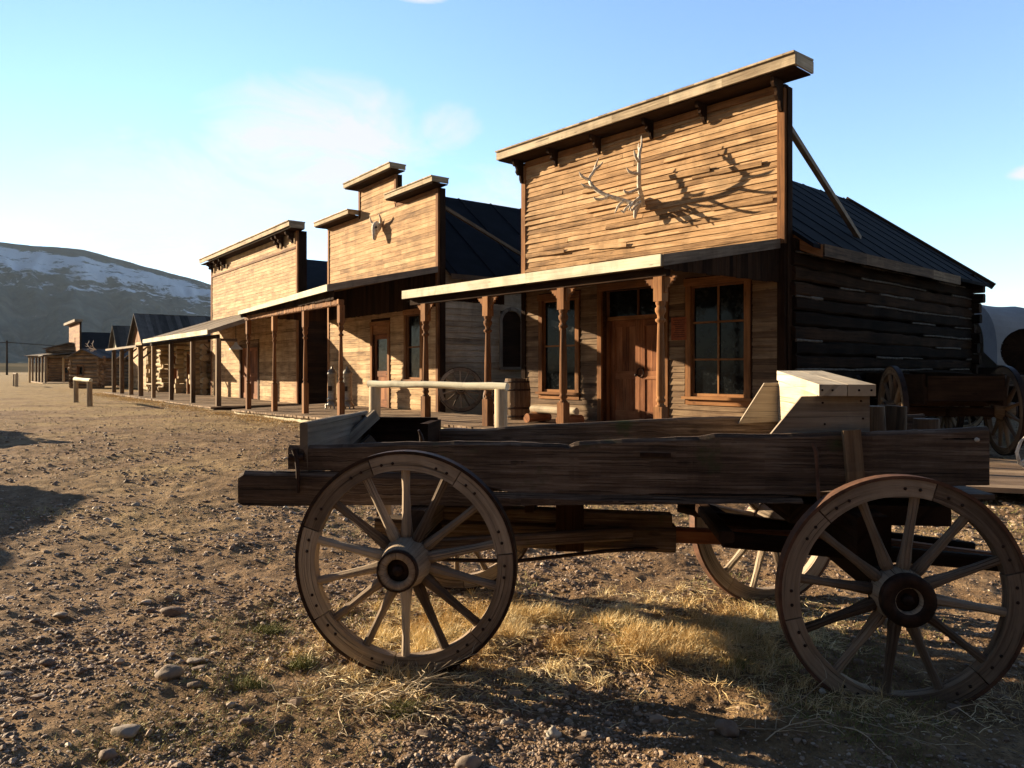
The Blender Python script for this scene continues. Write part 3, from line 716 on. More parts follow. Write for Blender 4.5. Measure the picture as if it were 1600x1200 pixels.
def building3():
    F = F3; W = 10.7; D = 10; b = thing('long_store', 'farthest big store with flat topped false front and long white edged porch', 'building', (*F.w(0), 0), F.rz); F.seat(b)
    fl = .34; ZT = 6.35; u = F.u
    du = (u(404), u(377)); ops = [(du[0], du[1], fl-.2, 2.55), (u(372), u(360), 1.2, 2.4)]
    ops = [ops[0]]
    m = MB('darkwood'); wallpanel(m, .02, W-.02, .1, ZT, -.12, -.001, ops); m.build('front_wall', b)
    m = MB('front3'); clap(m, .13, W-.13, 3.4, 5.75, 0, (), .125, .014, .002, .003); clap(m, .13, W-.13, 5.83, ZT-.01, 0, (), .125, .012, .002, .002); m.build('false_front', b)
    m = MB('front3'); clap(m, .13, W-.13, fl-.1, 3.4, 0, [(o[0]-.12, o[1]+.12, o[2]-.15, o[3]+.14) for o in ops], .13, .014, .003, .004); m.build('storefront_siding', b)
    m = MB('trim'); 
    for x in (0, W-.13): m.box(x, x+.13, -.02, .04, .2, ZT, (0, 0, 1))
    m.box(.13, W-.13, 0, .045, 5.752, 5.828, (1, 0, 0)); m.build('corner_board', b)
    m = MB('darkwood'); m.box(-.03, .1, -.3, -.02, .3, ZT, (0, 0, 1)); m.build('corner_post', b)
    c = MB('weath', 'darkwood'); c.box(-.35, W+.35, .42, .46, ZT+.07, ZT+.22, (1, 0, 0)); x = -.35
    while x < W+.34: e = min(W+.35, x+.25); c.box(x+.001, e-.001, -.12, .5, ZT+.225, ZT+.26, (0, 1, 0)); x = e
    c.box(-.35, -.32, -.1, .415, ZT+.02, ZT+.222, (0, 1, 0)); c.cur = 1; c.box(-.31, W+.32, -.1, .415, ZT+.0, ZT+.022, (1, 0, 0)); c.build('cornice', b)
    for x in (.35, 1.35, 1.75, 8.4, 9.2, 10.3):
        k = MB('darkwood'); cbracket(k, x, .047, ZT-.002, .3, .4, .12); k.build('cornice_bracket', b)
    gable_body(b, W, D, fl, 3.9, 6.2, 'darkwood', 'tar', .3)
    door(b, du[0]+.01, du[1]-.01, fl, 2.4, -.09, 'redwood')
    fr = MB('side'); fr.box(du[0]-.12, du[0], -.1, .045, fl, 2.55, (0, 0, 1)); fr.box(du[1], du[1]+.12, -.1, .045, fl, 2.55, (0, 0, 1)); fr.box(du[0]-.12, du[1]+.12, -.1, .05, 2.552, 2.68, (1, 0, 0)); fr.box(du[0]+.01, du[1]-.01, -.09, 0, 2.41, 2.55); fr.build('door_frame', b)
    FL, FR, WR, WL = (10.6, 2.9, 2.82), (.42, 2.9, 2.80), (0, .04, 3.86), (10.7, .04, 3.78)
    p = MB('grey'); quadroof(p, FL, FR, WR, WL, .03, 44); p.build('porch_roof', b)
    p = MB('fascia'); p.box(.40, 10.62, 2.9, 2.93, 2.67, 2.83, (1, 0, 0)); p.build('porch_fascia', b)
    p = MB('grey'); p.hexa([(-.03, .04, 3.7), (0, .04, 3.7), (.42, 2.895, 2.67), (.39, 2.895, 2.67), (-.03, .04, 3.87), (0, .04, 3.87), (.42, 2.895, 2.81), (.39, 2.895, 2.81)]); p.build('porch_rake', b)
    q = MB('darkwood'); q.box(.3, 10.5, 2.55, 2.66, 2.55, 2.67, (1, 0, 0)); q.build('porch_beam', b)
    for x in (.33, 3.56, 6.85, 10.1):
        q = MB('side'); q.box(x-.075, x+.075, 2.52, 2.67, .29, 2.55, (0, 0, 1)); q.box(x-.075, x+.075, 2.0, 2.5, 2.46, 2.54); q.build('porch_post', b)
    d = MB('deck'); quadroof(d, (10.8, 2.95, .28), (-.1, 2.95, .30), (-.1, .03, .34), (10.8, .03, .33), .045, 60); d.build('porch_deck', b)
    d = MB('foot'); d.box(-.1, 10.8, 2.84, 2.88, .0, .235, (1, 0, 0)); d.build('deck_skirt', b)
B3 = building3()

# ------------------------------------------------------------------ low log cabin with pole porch beyond building 3
def cabin_c():
    F = F3; x0, y0 = F.w(12.2, 0); b = thing('log_cabin', 'low log cabin with thick porch posts between the long store and the gabled houses', 'cabin', (x0, y0, 0), F.rz); F.seat(b)
    W = 10.3; D = 6
    lg = MB('loglit', 'chink'); logwall(lg, (0, 0), (W, 0), .3, 2.9, .14, .5, out=(0, 1), skip=[(1.2, 2.4, 0, 2.3), (4.3, 5.3, 0, 2.3), (7.4, 8.2, 1, 2)]); lg.build('log_front_wall', b)
    for k, x in enumerate((.15, 3.2, 6.6, W-.15)):
        lg = MB('loglit'); logwall(lg, (x, .25), (x, -D), .3, 2.9, .13, .35, chink=False); lg.build('log_cross_wall', b)
    m = MB('darkwood'); m.box(.2, W-.2, -D, -D+.05, .3, 2.9); m.build('rear_wall', b)
    for a, c in ((1.2, 2.4), (4.3, 5.3)):
        fr = MB('trim'); fr.box(a-.02, a+.1, -.16, .16, .3, 2.3, (0, 0, 1)); fr.box(c-.1, c+.02, -.16, .16, .3, 2.3, (0, 0, 1)); fr.box(a, c, -.16, .16, 2.3, 2.4); fr.build('door_frame', b)
    door(b, 4.4, 5.2, .32, 2.3, -.1, 'redwood')
    r = MB('shake'); quadroof(r, (W+.4, .5, 2.95), (-.2, .5, 2.95), (-.2, -D-.3, 3.25), (W+.4, -D-.3, 3.25), .06, 24); r.build('roof', b)
    r = MB('shake'); quadroof(r, (8.4, 2.85, 2.62), (.1, 2.85, 2.62), (.1, .45, 2.92), (8.4, .45, 2.92), .05, 30); r.build('porch_roof', b)
    r = MB('grey'); r.box(.1, 8.4, 2.86, 2.89, 2.54, 2.64, (1, 0, 0)); r.build('porch_fascia', b)
    for x in (.6, 2.9, 5.3, 7.6):
        q = MB('side'); q.log((x, 2.6, .2), (x, 2.6, 2.58), .11, .10, n=9, segs=3); q.beam((x, 2.5, 2.05), (x, 1.9, 2.62), .07, .07); q.build('porch_post', b)
    d = MB('deck'); quadroof(d, (8.6, 2.95, .28), (-1.2, 2.95, .28), (-1.2, .1, .30), (8.6, .1, .30), .045, 40); d.build('porch_deck', b)
    d = MB('foot'); d.box(-1.2, 8.6, 2.84, 2.88, .0, .232, (1, 0, 0)); d.build('deck_skirt', b)
    bl = MB('seat'); bl.box(7.3, 8.9, .75, 1.05, .68, .73, (1, 0, 0)); 
    return b
cabin_c()
def bench():
    t = local_thing(F3, 'log_bench', 'pale plank bench on the porch of the low log cabin', 'bench', 18.6, .9, .29)
    m = MB('seat'); m.box(-1.0, 1.0, -.16, .16, .42, .48, (1, 0, 0)); m.build('seat', t)
    for x in (-.7, .7): 
        m = MB('grey'); m.beam((x, -.12, 0), (x, .1, .42), .06, .06, (1, 0, 0)); m.beam((x, .12, 0), (x, -.1, .42), .06, .06, (1, 0, 0)); m.build('leg', t)
bench()
# ------------------------------------------------------------------ gabled houses
def gable_house(label, u0, W, D, zw, zr, o=0, wallm='trim', lower='front3', name='gabled_house'):
    F = F3; x0, y0 = F.w(u0, o); b = F.seat(thing(name, label, 'house', (x0, y0, 0), F.rz))
    m = MB(lower); clap(m, 0, W, .3, zw, 0, [(W*.3, W*.3+.9, 0, 2.1)], .16, .015, .003); clap(m, 0, D, .3, zw, 0, (), .2, .015, .003, fn=lambda x, y, z: (-y, -x, z)); m.build('wall', b)
    m = MB('darkwood'); m.box(0.01, W-.01, -D, -D+.04, .2, zw); m.box(W-.04, W-.001, -D+.05, -.15, .2, zw); wallpanel(m, .01, W-.01, .25, zw, -.12, -.001, [(W*.3, W*.3+.9, 0, 2.1)]); m.build('inner_wall', b)
    m = MB(wallm); planks_v(m, (0, W), lambda x: zw, lambda x: zw+(zr-zw-.04)*(1-abs(x-W/2)/(W/2)), 0, .03, .2); m.build('gable', b); m = MB(wallm); planks_v(m, (0, W), lambda x: zw, lambda x: zw+(zr-zw-.04)*(1-abs(x-W/2)/(W/2)), -D, .03, .3); m.build('gable', b)
    s = (zr-zw)/(W/2); e = .35; r = MB('shake')
    for k in (0, 1):
        y = .35
        while y > -D-.35:
            q = max(-D-.35, y-random.uniform(.2, .32)); j = random.uniform(-.008, .008)
            xa, xb = (-e, W/2) if k == 0 else (W/2, W+e); za, zb = (zw-e*s, zr) if k == 0 else (zr, zw-e*s)
            ov = random.uniform(0, .06)*(1 if k == 0 else -1)
            P = [(xa, q+.002, za+j), (xb+ov, q+.002, zb+j), (xb+ov, y-.002, zb+j), (xa, y-.002, za+j)]
            r.hexa([(p[0], p[1], p[2]) for p in P]+[(p[0], p[1], p[2]+.045) for p in P], (1, 0, s if k == 0 else -s)); y = q
    r.build('roof', b)
    d = MB('redwood'); d.box(W*.3, W*.3+.9, -.06, -.02, .3, 2.1, (0, 0, 1)); dd = d.build('door', b)
    k = MB('iron'); k.lathe((W*.3+.1, -.02, 1.2), (0, 1, 0), [(0, .02), (.03, .035), (.06, .0)], 8); k.build('handle', dd)
    return b
gable_house('nearer steep gabled house with orange plank gable and board roof', 24.9, 4.3, 9, 3.3, 5.05)
gable_house('farther small gabled house with pale gable behind the cabin', 33.2, 3.3, 6, 3.1, 4.65, wallm='fascia')
def flat_log(name, label, loc, rz, W, D, zw, zr, mat='loglit', cat='cabin', doorw=None, roof='shake', e=.35):
    """little log cabin, gable on the short front (local y=0 faces the street)"""
    b = thing(name, label, cat, (loc[0], loc[1], 0), rz)
    sk = [(W*.55, W*.55+.6, 1.1, 1.8)]
    g = MB(mat, 'chink'); logwall(g, (0, 0), (W, 0), .2, zw, .13, .3, out=(0, 1), skip=sk); g.build('log_front_wall', b)
    for x in (.1, W-.1): 
        g = MB(mat, 'chink'); logwall(g, (x, 0), (x, -D), .33, zw, .13, .3, out=(1 if x > 1 else -1, 0)); g.build('log_side_wall', b)
    m = MB('darkwood'); m.box(.05, W-.05, -D, -D+.1, .2, zw); m.build('inner_wall', b); m = MB('darkwood'); m.box(.1, W-.1, -.3, -.2, .2, zw); m.build('inner_wall', b)
    r = MB(roof); n = 14
    for k in range(n):
        y1 = e-(D+2*e)*k/n; y0 = e-(D+2*e)*(k+1)/n+.003
        for xa, za, xb, zb in ((-e, zw-.05, W/2, zr), (W/2, zr, W+e, zw-.05)):
            j = random.uniform(-.01, .01)
            r.hexa([(xa, y0, za+j), (xb, y0, zb+j), (xb, y1, zb+j), (xa, y1, za+j), (xa, y0, za+.06+j), (xb, y0, zb+.06+j), (xb, y1, zb+.06+j), (xa, y1, za+.06+j)], (1, 0, .1))
    r.build('roof', b)
    m = MB(mat); z = zw
    k = 0
    while z < zr-.1:
        h = (z-zw)/(zr-zw)*W/2; m.log((h+.05, 0, z+.08), (W-h-.05, 0, z+.08), .1, n=7, segs=3); z += .19
    m.build('gable', b)
    w = MB('trim'); a, c = sk[0][:2]; w.box(a-.05, a+.03, -.14, .15, 1.05, 1.85); w.box(c-.03, c+.05, -.14, .15, 1.05, 1.85); w.box(a, c, -.14, .15, 1.8, 1.88); w.box(a, c, -.14, .18, 1.02, 1.1); wo = w.build('window', b)
    gl = MB('glass'); gl.box(a, c, -.05, -.03, 1.1, 1.8); gl.build('pane', wo)
    return b
rzs = F3.rz
flat_log('small_log_cabin', 'tiny pale log cabin with boarded roof standing in front of the dark far roof', (-28.9, 52.5), R(158), 3.0, 5.5, 2.35, 2.95, mat='logmid')
# antlers on its roof
def building_far():
    F = F3; x0, y0 = F.w(54.3, 0); b = thing('far_false_front_store', 'distant store with narrow tall orange false front and long dark roof', 'building', (x0, y0, 0), F.rz); F.seat(b)
    W = 7.6; m = MB('trim'); clap(m, 0, W, .3, 5.9, 0, [(3, 4.2, 0, 2.4)], .18, .015, .003); m.box(3.0, 3.1, -.05, .05, 3.6, 4.6); m.build('false_front', b)
    m = MB('darkwood'); m.box(0, W, -.15, -.01, .2, 5.95); m.build('front_wall', b)
    c = MB('grey'); c.box(-.3, W+.3, -.2, .45, 5.96, 6.2, (1, 0, 0)); c.build('cornice', b)
    gable_body(b, W, 14, .3, 3.6, 5.2, 'side', 'tar', .3)
    r = MB('shake'); quadroof(r, (W+5, 3, 2.85), (-1, 3, 2.85), (-1, .05, 3.2), (W+5, .05, 3.2), .08, 20); r.build('porch_roof', b)
    for x in (-.8, 2, 5, 8, 12): 
        q = MB('side'); q.box(x-.08, x+.08, 2.7, 2.86, .2, 2.8, (0, 0, 1)); q.build('porch_post', b)
    d = MB('deck'); d.box(-2, W+5, .2, 3.1, .25, .34, (1, 0, 0)); d.build('porch_deck', b)
building_far()
def building_last():
    b = flat_log('last_log_building', 'farthest long log building with pale roof edge at the end of the street', (-42.9, 77), R(172), 5.6, 6, 3.7, 4.3, mat='logmid')
    m = MB('grey'); m.box(-.5, 5.9, 2.2, 2.35, 2.75, 2.95, (1, 0, 0)); quadroof(m, (6.1, 2.6, 2.95), (-.5, 2.6, 2.95), (-.5, .2, 3.2), (6.1, .2, 3.2), .07, 14); m.build('porch_roof', b)
    for x in (.0, 1.9, 3.8, 5.7):
        q = MB('loglit'); q.log((x, 2.3, .2), (x, 2.3, 2.75), .11, n=8, segs=2); q.build('porch_post', b)
building_last()

# ------------------------------------------------------------------ boardwalk at right
def boardwalk():
    t = thing('boardwalk', 'weathered plank boardwalk on the ground behind the front wagon wheel', 'boardwalk', (7.0, 9.2, .12), R(-20))
    m = MB('deck')
    for k in range(11): m.box(-2.3+random.uniform(-.06, .06), 3.2, -1.5+k*.28, -1.5+k*.28+.27, .03, .085, (1, 0, 0), jit=.006)
    m.build('plank', t)
    m = MB('grey'); 
    for x in (-2.1, .3, 2.8): m.box(x, x+.12, -1.45, 1.5, -.2, .027, (0, 1, 0))
    m.build('joist', t)
boardwalk()

# ------------------------------------------------------------------ hitching rails
def rail(label, P, Q, h, r, over, pr, group=None, mats=('fascia', 'side'), pm='weath'):
    p, q = Vector((*P, gz(*P))), Vector((*Q, gz(*Q))); c = (p+q)/2; t = thing('hitching_rail', label, 'hitching rail', (c.x, c.y, c.z), 0, group)
    d = (q-p).normalized(); z = max(p.z, q.z)-c.z+h; mats = (mats[0], pm)
    m = MB(mats[0]); m.log(p-c-d*over[0]+Vector((0, 0, -p.z+c.z+z)), q-c+d*over[1]+Vector((0, 0, c.z-q.z+z)), r, r*.9, n=12, segs=10, bend=.008, wob=.15); m.build('rail', t)
    for a in (p, q):
        b = a-c; m = MB(mats[1]); m.log((b.x, b.y, b.z-.15), (b.x, b.y, z-r*.6), pr, pr*.93, n=10, segs=3); m.build('post', t)
rail('pale peeled log hitching rail in front of the middle porch', (-2.06, 11.2), (-.14, 9.7), 1.12, .055, (.12, .1), .088)
rail('small hitching rail with two posts in the distance on the left street', (-18.6, 31.8), (-16.2, 28.6), 1.0, .08, (.3, .3), .10)
rail('farthest short dark hitching rail at the left edge of the street', (-39.4, 59), (-38.0, 57.2), 1.0, .07, (.2, .2), .12, mats=('side', 'side'))

# ------------------------------------------------------------------ things on the porches
def wheel_small(name, label, loc, rz, lean, Rr=.5, n=12):
    t = thing(name, label, 'wheel', loc, rz)
    build_wheel(t, Rr, n, .08, top=True, lean=lean); return t
def spoke_geo(m, an, r0, r1, y0, y1, w=.022):
    c, s = math.cos(an), math.sin(an); P = []; q = Vector((-s, 0, c))
    ts = (0, .12, .35, .7, 1); ws = (1.15, 1.35, 1.0, .85, 1.0); ds = (1.0, 1.5, 1.35, 1.0, .9)
    rings = []; t, off = m.rnd()
    for a, ww, dd in zip(ts, ws, ds):
        r = r0+(r1-r0)*a; y = y0+(y1-y0)*a; C = Vector((c*r, y, s*r)); ring = []
        for k in range(8):
            th = 2*math.pi*k/8+.39; ring.append(C+q*math.cos(th)*w*ww*.95+Vector((0, 1, 0))*math.sin(th)*w*dd)
        rings.append(ring)
    g = Vector((c, 0, s))
    for k in range(len(rings)-1):
        for i in range(8):
            j = (i+1) % 8; m.face([rings[k][i], rings[k][j], rings[k+1][j], rings[k+1][i]], g, t, off)
def build_wheel(parent, Rr, ns, prot, hf=1.0, *, top=False, lean=0, loc=(0, 0, 0), rz=0, ph=0, tyre='iron', segs=None, missing=(), wm='wheel'):
    """wheel about local y; outer face is -y"""
    k = Rr/.555; segs = segs or ns//2
    m = MB(wm, 'iron')
    for i in range(segs):
        a0 = 2*math.pi*i/segs+ph+.12+.006; a1 = 2*math.pi*(i+1)/segs+ph+.12-.006
        j = random.uniform(-.003, .003)
        m.cur = 0; m.ring((.458+random.uniform(-.004, .004))*k, .540*k, -.030+j, .030+j, 12, a0, a1, wob=0)
        m.cur = 1
        for q in (.12, .25, .75, .88):
            an = a0+(a1-a0)*q; m.lathe((math.cos(an)*.497*k, -.027+j, math.sin(an)*.497*k), (0, -1, 0), [(0, .008), (.006, .008), (.009, .0)], 6)
    w = m.build('wheel', parent); w.location = loc
    w.rotation_euler = (lean, 0, rz)
    t = MB(tyre); t.smooth = True; t.ring(.541*k, .556*k, -.034, .034, 72); t.build('tyre', w)
    h = MB(wm, 'iron')
    h.lathe((0, .15, 0), (0, -1, 0), [(0, .0), (0, .075*k), (.02, .088*k), (.08, .115*k), (.11, .125*k), (.15, .125*k), (.18, .115*k), (.15+prot-.02, .10*k*hf), (.15+prot, .095*k*hf), (.15+prot, .058*k), (.15+prot-.03, .055*k)], 26)
    h.cur = 1
    h.lathe((0, .15, 0), (0, -1, 0), [(.1, .1265*k), (.1, .129*k), (.115, .129*k), (.115, .1265*k)], 26)
    h.lathe((0, .15, 0), (0, -1, 0), [(.15+prot-.03, .093*k*hf), (.15+prot-.035, .101*k*hf), (.15+prot+.004, .099*k*hf), (.15+prot+.004, (.090-.03*(hf-1)*5)*k*hf)], 26)
    h.lathe((0, .15, 0), (0, -1, 0), [(.15+prot-.035, .056*k), (.15+prot-.03, .05*k), (.15+prot-.034, .0)], 20)
    if hf > 1: h.lathe((0, .15, 0), (0, -1, 0), [(.15+prot+.004, .095*k*hf), (.15+prot+.006, .094*k*hf), (.15+prot+.004, .062*k), (.15+prot-.03, .057*k)], 26)
    h.lathe((0, .15-.15-prot+.035, 0), (0, -1, 0), [(0, .028*k), (.03, .026*k), (.034, .0)], 6)
    h.build('hub', w)
    for i in range(ns):
        if i in missing: continue
        s = MB(wm); spoke_geo(s, 2*math.pi*(i+.5)/ns+ph, .10*k, .462*k, .03 if i % 2 else .015, .0, .0235*k); s.build('spoke', w)
    return w
def wheels_leaning():
    # big wheel leaning on the side wall of the stepped store
    x, y = F2.w(-.45, -.35)
    t = thing('leaning_wagon_wheel', 'large spoked wagon wheel leaning on grey side wall between two stores', 'wheel', (x, y, .385), R(12))
    build_wheel(t, .60, 14, .08, loc=(0, 0, .60), lean=R(-12))
    x, y = F2.w(-1.7, -.6)
    t = thing('leaning_wagon_wheel', 'small spoked wheel half hidden behind the barrel', 'wheel', (x, y, .38), R(25))
    build_wheel(t, .42, 12, .06, loc=(0, 0, .42), lean=R(-10))
wheels_leaning()
def barrel(label, loc, H=.85, r=.27, rot=(0, 0, 0), mat='side', name='barrel'):
    t = thing(name, label, 'barrel', loc); t.rotation_euler = rot
    m = MB(mat); n = 18
    for i in range(n):
        a0 = 2*math.pi*i/n+.012; a1 = 2*math.pi*(i+1)/n-.012; tn, off = m.rnd()
        for k in range(6):
            f = lambda q: r*(.86+.14*math.sin(math.pi*q))
            q0, q1 = k/6, (k+1)/6; r0, r1 = f(q0), f(q1)
            m.face([(math.cos(a0)*r0, math.sin(a0)*r0, H*q0), (math.cos(a1)*r0, math.sin(a1)*r0, H*q0), (math.cos(a1)*r1, math.sin(a1)*r1, H*q1), (math.cos(a0)*r1, math.sin(a0)*r1, H*q1)], (0, 0, 1), tn, off)
    m.lathe((0, 0, H-.05), (0, 0, 1), [(0, r*.86), (0, 0)], n); m.lathe((0, 0, .02), (0, 0, 1), [(0, r*.86), (0, 0)], n)
    m.build('staves', t)
    for q in (.08, .28, .72, .92):
        h = MB('iron'); rr = r*(.86+.14*math.sin(math.pi*q)); h.lathe((0, 0, H*q-.02), (0, 0, 1), [(0, rr+.002), (0, rr+.007), (.04, rr+.007), (.04, rr+.002)], n); h.build('hoop', t)
    return t
x, y = F1.w(F1.u(808, .9), .9); barrel('upright wooden barrel at the left end of the near porch', (x, y, .46), .86, .29)
def log_bench():
    t = local_thing(F1, 'wooden_bench', 'split log seat on two short round logs beneath the left window', 'bench', F1.u(865, 1.2), 1.2, .46)
    m = MB('seat'); m.log((-.62, 0, .255), (.62, 0, .255), .075, .07, n=12, segs=5, bend=.006); m.build('seat', t)
    for x in (-.45, .45): m = MB('redwood'); m.log((x, -.3, .09), (x, .30, .09), .09, .09, n=12, segs=3); m.build('leg', t)
log_bench()
def stove(label, u, o):
    t = local_thing(F2, 'iron_stove', label, 'stove', u, o, .40, R(40), 'iron stoves on the middle porch'); t.scale = t.scale*.83
    m = MB('castiron'); m.lathe((0, 0, .30), (0, 0, 1), [(0, .12), (.0, .17), (.05, .18), (.08, .15), (.12, .145), (.85, .145), (.87, .17), (.92, .175), (.95, .15), (1.02, .11), (1.06, .05), (1.10, .035), (1.13, .04), (1.15, 0)], 20); m.build('body', t)
    m = MB('castiron')
    m.lathe((0, 0, .10), (0, 0, 1), [(0, .0), (0, .2), (.06, .21), (.12, .17), (.2, .12)], 16)
    m.build('base', t)
    for k in range(4):
        a = k*math.pi/2+.78; m = MB('castiron'); m.tube([(math.cos(a)*.15, math.sin(a)*.15, .2), (math.cos(a)*.22, math.sin(a)*.22, .12), (math.cos(a)*.21, math.sin(a)*.21, .05), (math.cos(a)*.26, math.sin(a)*.26, .0)], [.035, .035, .025, .03], 8); m.build('leg', t)
    m = MB('iron'); m.box(-.07, .07, .143, .16, .62, .78); m.build('stove_door', t)
stove('grey iron stove on the middle porch, left of the pair', F2.u(519, 1.1), 1.1)
stove('grey iron stove on the middle porch, right of the pair', F2.u(543, .9), .9)
def lamp():
    t = local_thing(F3, 'hanging_lamp', 'small bell shaped lamp hanging under the long porch roof', 'lamp', .75, 1.9, 2.2)
    m = MB('lampwhite'); m.lathe((0, 0, 0), (0, 0, 1), [(0, .22), (.03, .215), (.10, .13), (.18, .06), (.24, .04), (.26, 0)], 16); m.build('shade', t)
    m = MB('iron'); m.tube([(0, 0, .24), (0, 0, .92)], .012, 6); m.build('chain', t)
lamp()
# skull on building 2
def cow_skull():
    t = local_thing(F2, 'cattle_skull', 'white horned cattle skull hung on the stepped false front', 'skull', 3.05, .02, 5.42); t.scale = t.scale*.8
    m = MB('bone', 'socket')
    P = [((0, .10, .22), .13), ((0, .16, .15), .17), ((0, .20, .05), .175), ((0, .24, -.07), .13), ((0, .26, -.2), .095), ((0, .27, -.32), .075), ((0, .26, -.38), .04)]
    m.tube([p for p, _ in P], [r for _, r in P], 14, sq=.75)
    m.cur = 1
    for s in (-1, 1): m.lathe((s*.10, .27, .06), (s*.5, 1, .1), [(-.03, .0), (-.03, .045), (.02, .045), (.025, 0)], 10)
    m.build('skull', t)
    for s in (-1, 1):
        h = MB('bone'); h.tube([(s*.10, .12, .2), (s*.24, .14, .22), (s*.34, .2, .30), (s*.36, .25, .42), (s*.32, .28, .5)], [.06, .055, .045, .03, .006], 10); h.build('horn', t)
cow_skull()
def antler_geo(s, sc=1, su=1, sz=1):
    m = MB('bone')
    main = [(.06, .08, -.04), (.10, .14, .0), (.17, .24, .06), (.26, .40, .14), (.35, .54, .22), (.45, .66, .38), (.50, .72, .58), (.46, .66, .76), (.46, .60, .92), (.43, .57, 1.10)]
    rad = [.05, .052, .046, .043, .040, .038, .034, .030, .022, .006]
    f = lambda p: (s*(p[0]+max(0, p[0]-.1)*(su-1))*sc, (p[1]+max(0, p[1]-.14)*.02)*sc, p[2]*sc*(sz if p[2] > 0 else 1))
    def sm(pts, rs, k=3):
        op, orr = [], []
        for i in range(len(pts)-1):
            p0 = Vector(pts[max(0, i-1)]); p1 = Vector(pts[i]); p2 = Vector(pts[i+1]); p3 = Vector(pts[min(len(pts)-1, i+2)])
            for q in range(k):
                t = q/k; op.append(.5*((2*p1)+(-p0+p2)*t+(2*p0-5*p1+4*p2-p3)*t*t+(-p0+3*p1-3*p2+p3)*t**3)); orr.append(rs[i]+(rs[i+1]-rs[i])*t)
        op.append(Vector(pts[-1])); orr.append(rs[-1]); return op, orr
    a, b = sm(main, rad); m.tube([f(p) for p in a], [r*sc for r in b], 9)
    for t in ([(.12, .17, .02), (.12, .26, -.06), (.11, .36, -.12), (.10, .44, -.2), (.12, .5, -.16)], [(.17, .24, .06), (.17, .38, .0), (.16, .5, -.1), (.15, .6, -.24)],
              [(.30, .46, .18), (.29, .60, .11), (.29, .75, .05), (.30, .86, .04), (.31, .92, .08)], [(.45, .66, .38), (.45, .80, .36), (.45, .93, .37), (.46, 1.02, .42)],
              [(.50, .72, .58), (.52, .80, .60), (.54, .88, .66), (.55, .92, .74)], [(.46, .64, .80), (.40, .60, .88), (.36, .56, .98)]):
        a, b = sm(t, [.034]+[.027]*(len(t)-2)+[.004]); m.tube([f(p) for p in a], [r*sc for r in b], 8)
    return m
def elk_mount():
    t = local_thing(F1, 'elk_antlers', 'bleached elk skull and antlers mounted on the nearest false front', 'antlers', 2.93, .03, 4.70)
    m = MB('bone', 'socket')
    P = [((0, .03, .10), .06), ((0, .08, .06), .085), ((0, .14, .0), .09), ((0, .18, -.08), .075), ((0, .21, -.17), .05), ((0, .23, -.26), .038), ((0, .235, -.31), .02)]
    m.tube([p for p, _ in P], [r for _, r in P], 12, sq=.8); m.cur = 1
    for s in (-1, 1): m.lathe((s*.055, .185, -.02), (s*.7, 1, 0), [(-.02, 0), (-.02, .025), (.018, .025), (.02, 0)], 8)
    m.build('skull', t)
    for s in (-1, 1): antler_geo(s, 1, 1.0 if s < 0 else 1.55, 1.0 if s < 0 else .84).build('antler', t)
elk_mount()
def roof_antlers():
    t = thing('roof_antlers', 'small antlers standing on the tiny pale log cabin roof', 'antlers', (-28.6, 51.3, 2.9), R(150))
    for s in (-1, 1): antler_geo(s, .6).build('antler', t)
roof_antlers()
def shed_antler():
    t = thing('shed_antler', 'pale curved antler on the ground at the right edge', 'antlers', (6.72, 9.75, .14))
    m = MB('bone'); m.tube([(.25, 0, .03), (.05, 0, .05), (-.08, 0, .14), (-.12, 0, .28), (-.07, 0, .42), (.03, .02, .52)], [.026, .026, .024, .022, .018, .005], 8); m.build('beam', t)
    m = MB('bone'); m.tube([(-.08, 0, .14), (.0, -.05, .22), (.12, -.06, .27), (.3, -.05, .28)], [.02, .018, .014, .005], 8); m.build('tine', t)
    m = MB('bone'); m.tube([(.2, 0, .03), (.2, .06, .2), (.28, .08, .38)], [.02, .018, .005], 8); m.build('tine', t)
shed_antler()
# ------------------------------------------------------------------ wagons
def outline_board(mb, cols, y0, y1, n=40, jit=.004, tone=None, rnd=.012):
    """board in the local x-z plane from columns (x, ztop, zbot), between y0 and y1, uneven top edge"""
    xs = [c[0] for c in cols]; t, off = mb.rnd(); sd = random.uniform(0, 99)
    def wob(x, k): return (float(fbm(x*3+sd, k*7.1, 3, 2))-.375)*2.2+(float(fbm(x*17+sd, k*5.3, 8, 2))-.375)*1.1
    if tone is not None: t = tone
    rings = []
    for k in range(n+1):
        x = xs[0]+(xs[-1]-xs[0])*k/n
        zt_ = float(np.interp(x, xs, [c[1] for c in cols]))+wob(x, 1)*jit; zb = float(np.interp(x, xs, [c[2] for c in cols]))+wob(x, 2)*jit*.8
        rings.append([Vector((x, y0+random.uniform(-1, 1)*.0015, zb)), Vector((x, y0, zt_-rnd)), Vector((x, y0+rnd, zt_)), Vector((x, y1-rnd, zt_+wob(x, 3)*jit*.5)), Vector((x, y1, zt_-rnd)), Vector((x, y1, zb))])
    for k in range(n):
        A, B = rings[k], rings[k+1]
        for i in range(6): j = (i+1) % 6; mb.face([A[i], B[i], B[j], A[j]], (1, 0, 0), t, off)
    mb.face(rings[0], (1, 0, 0), t, off); mb.face(rings[-1][::-1], (1, 0, 0), t, off)
def axle_set(t, x, zh, half=.66, name='axle'):
    m = MB('darkwood'); m.beam((x, -half, zh), (x, half, zh), .11, .13, segs=3, edge=.004, cham=.015); m.build(name, t)
WO = Vector((-.456, 4.437)); WR_ = math.atan2(-.1021, .9948)
WD = Vector((.9948, -.1021)); WN = Vector((.1021, .9948))
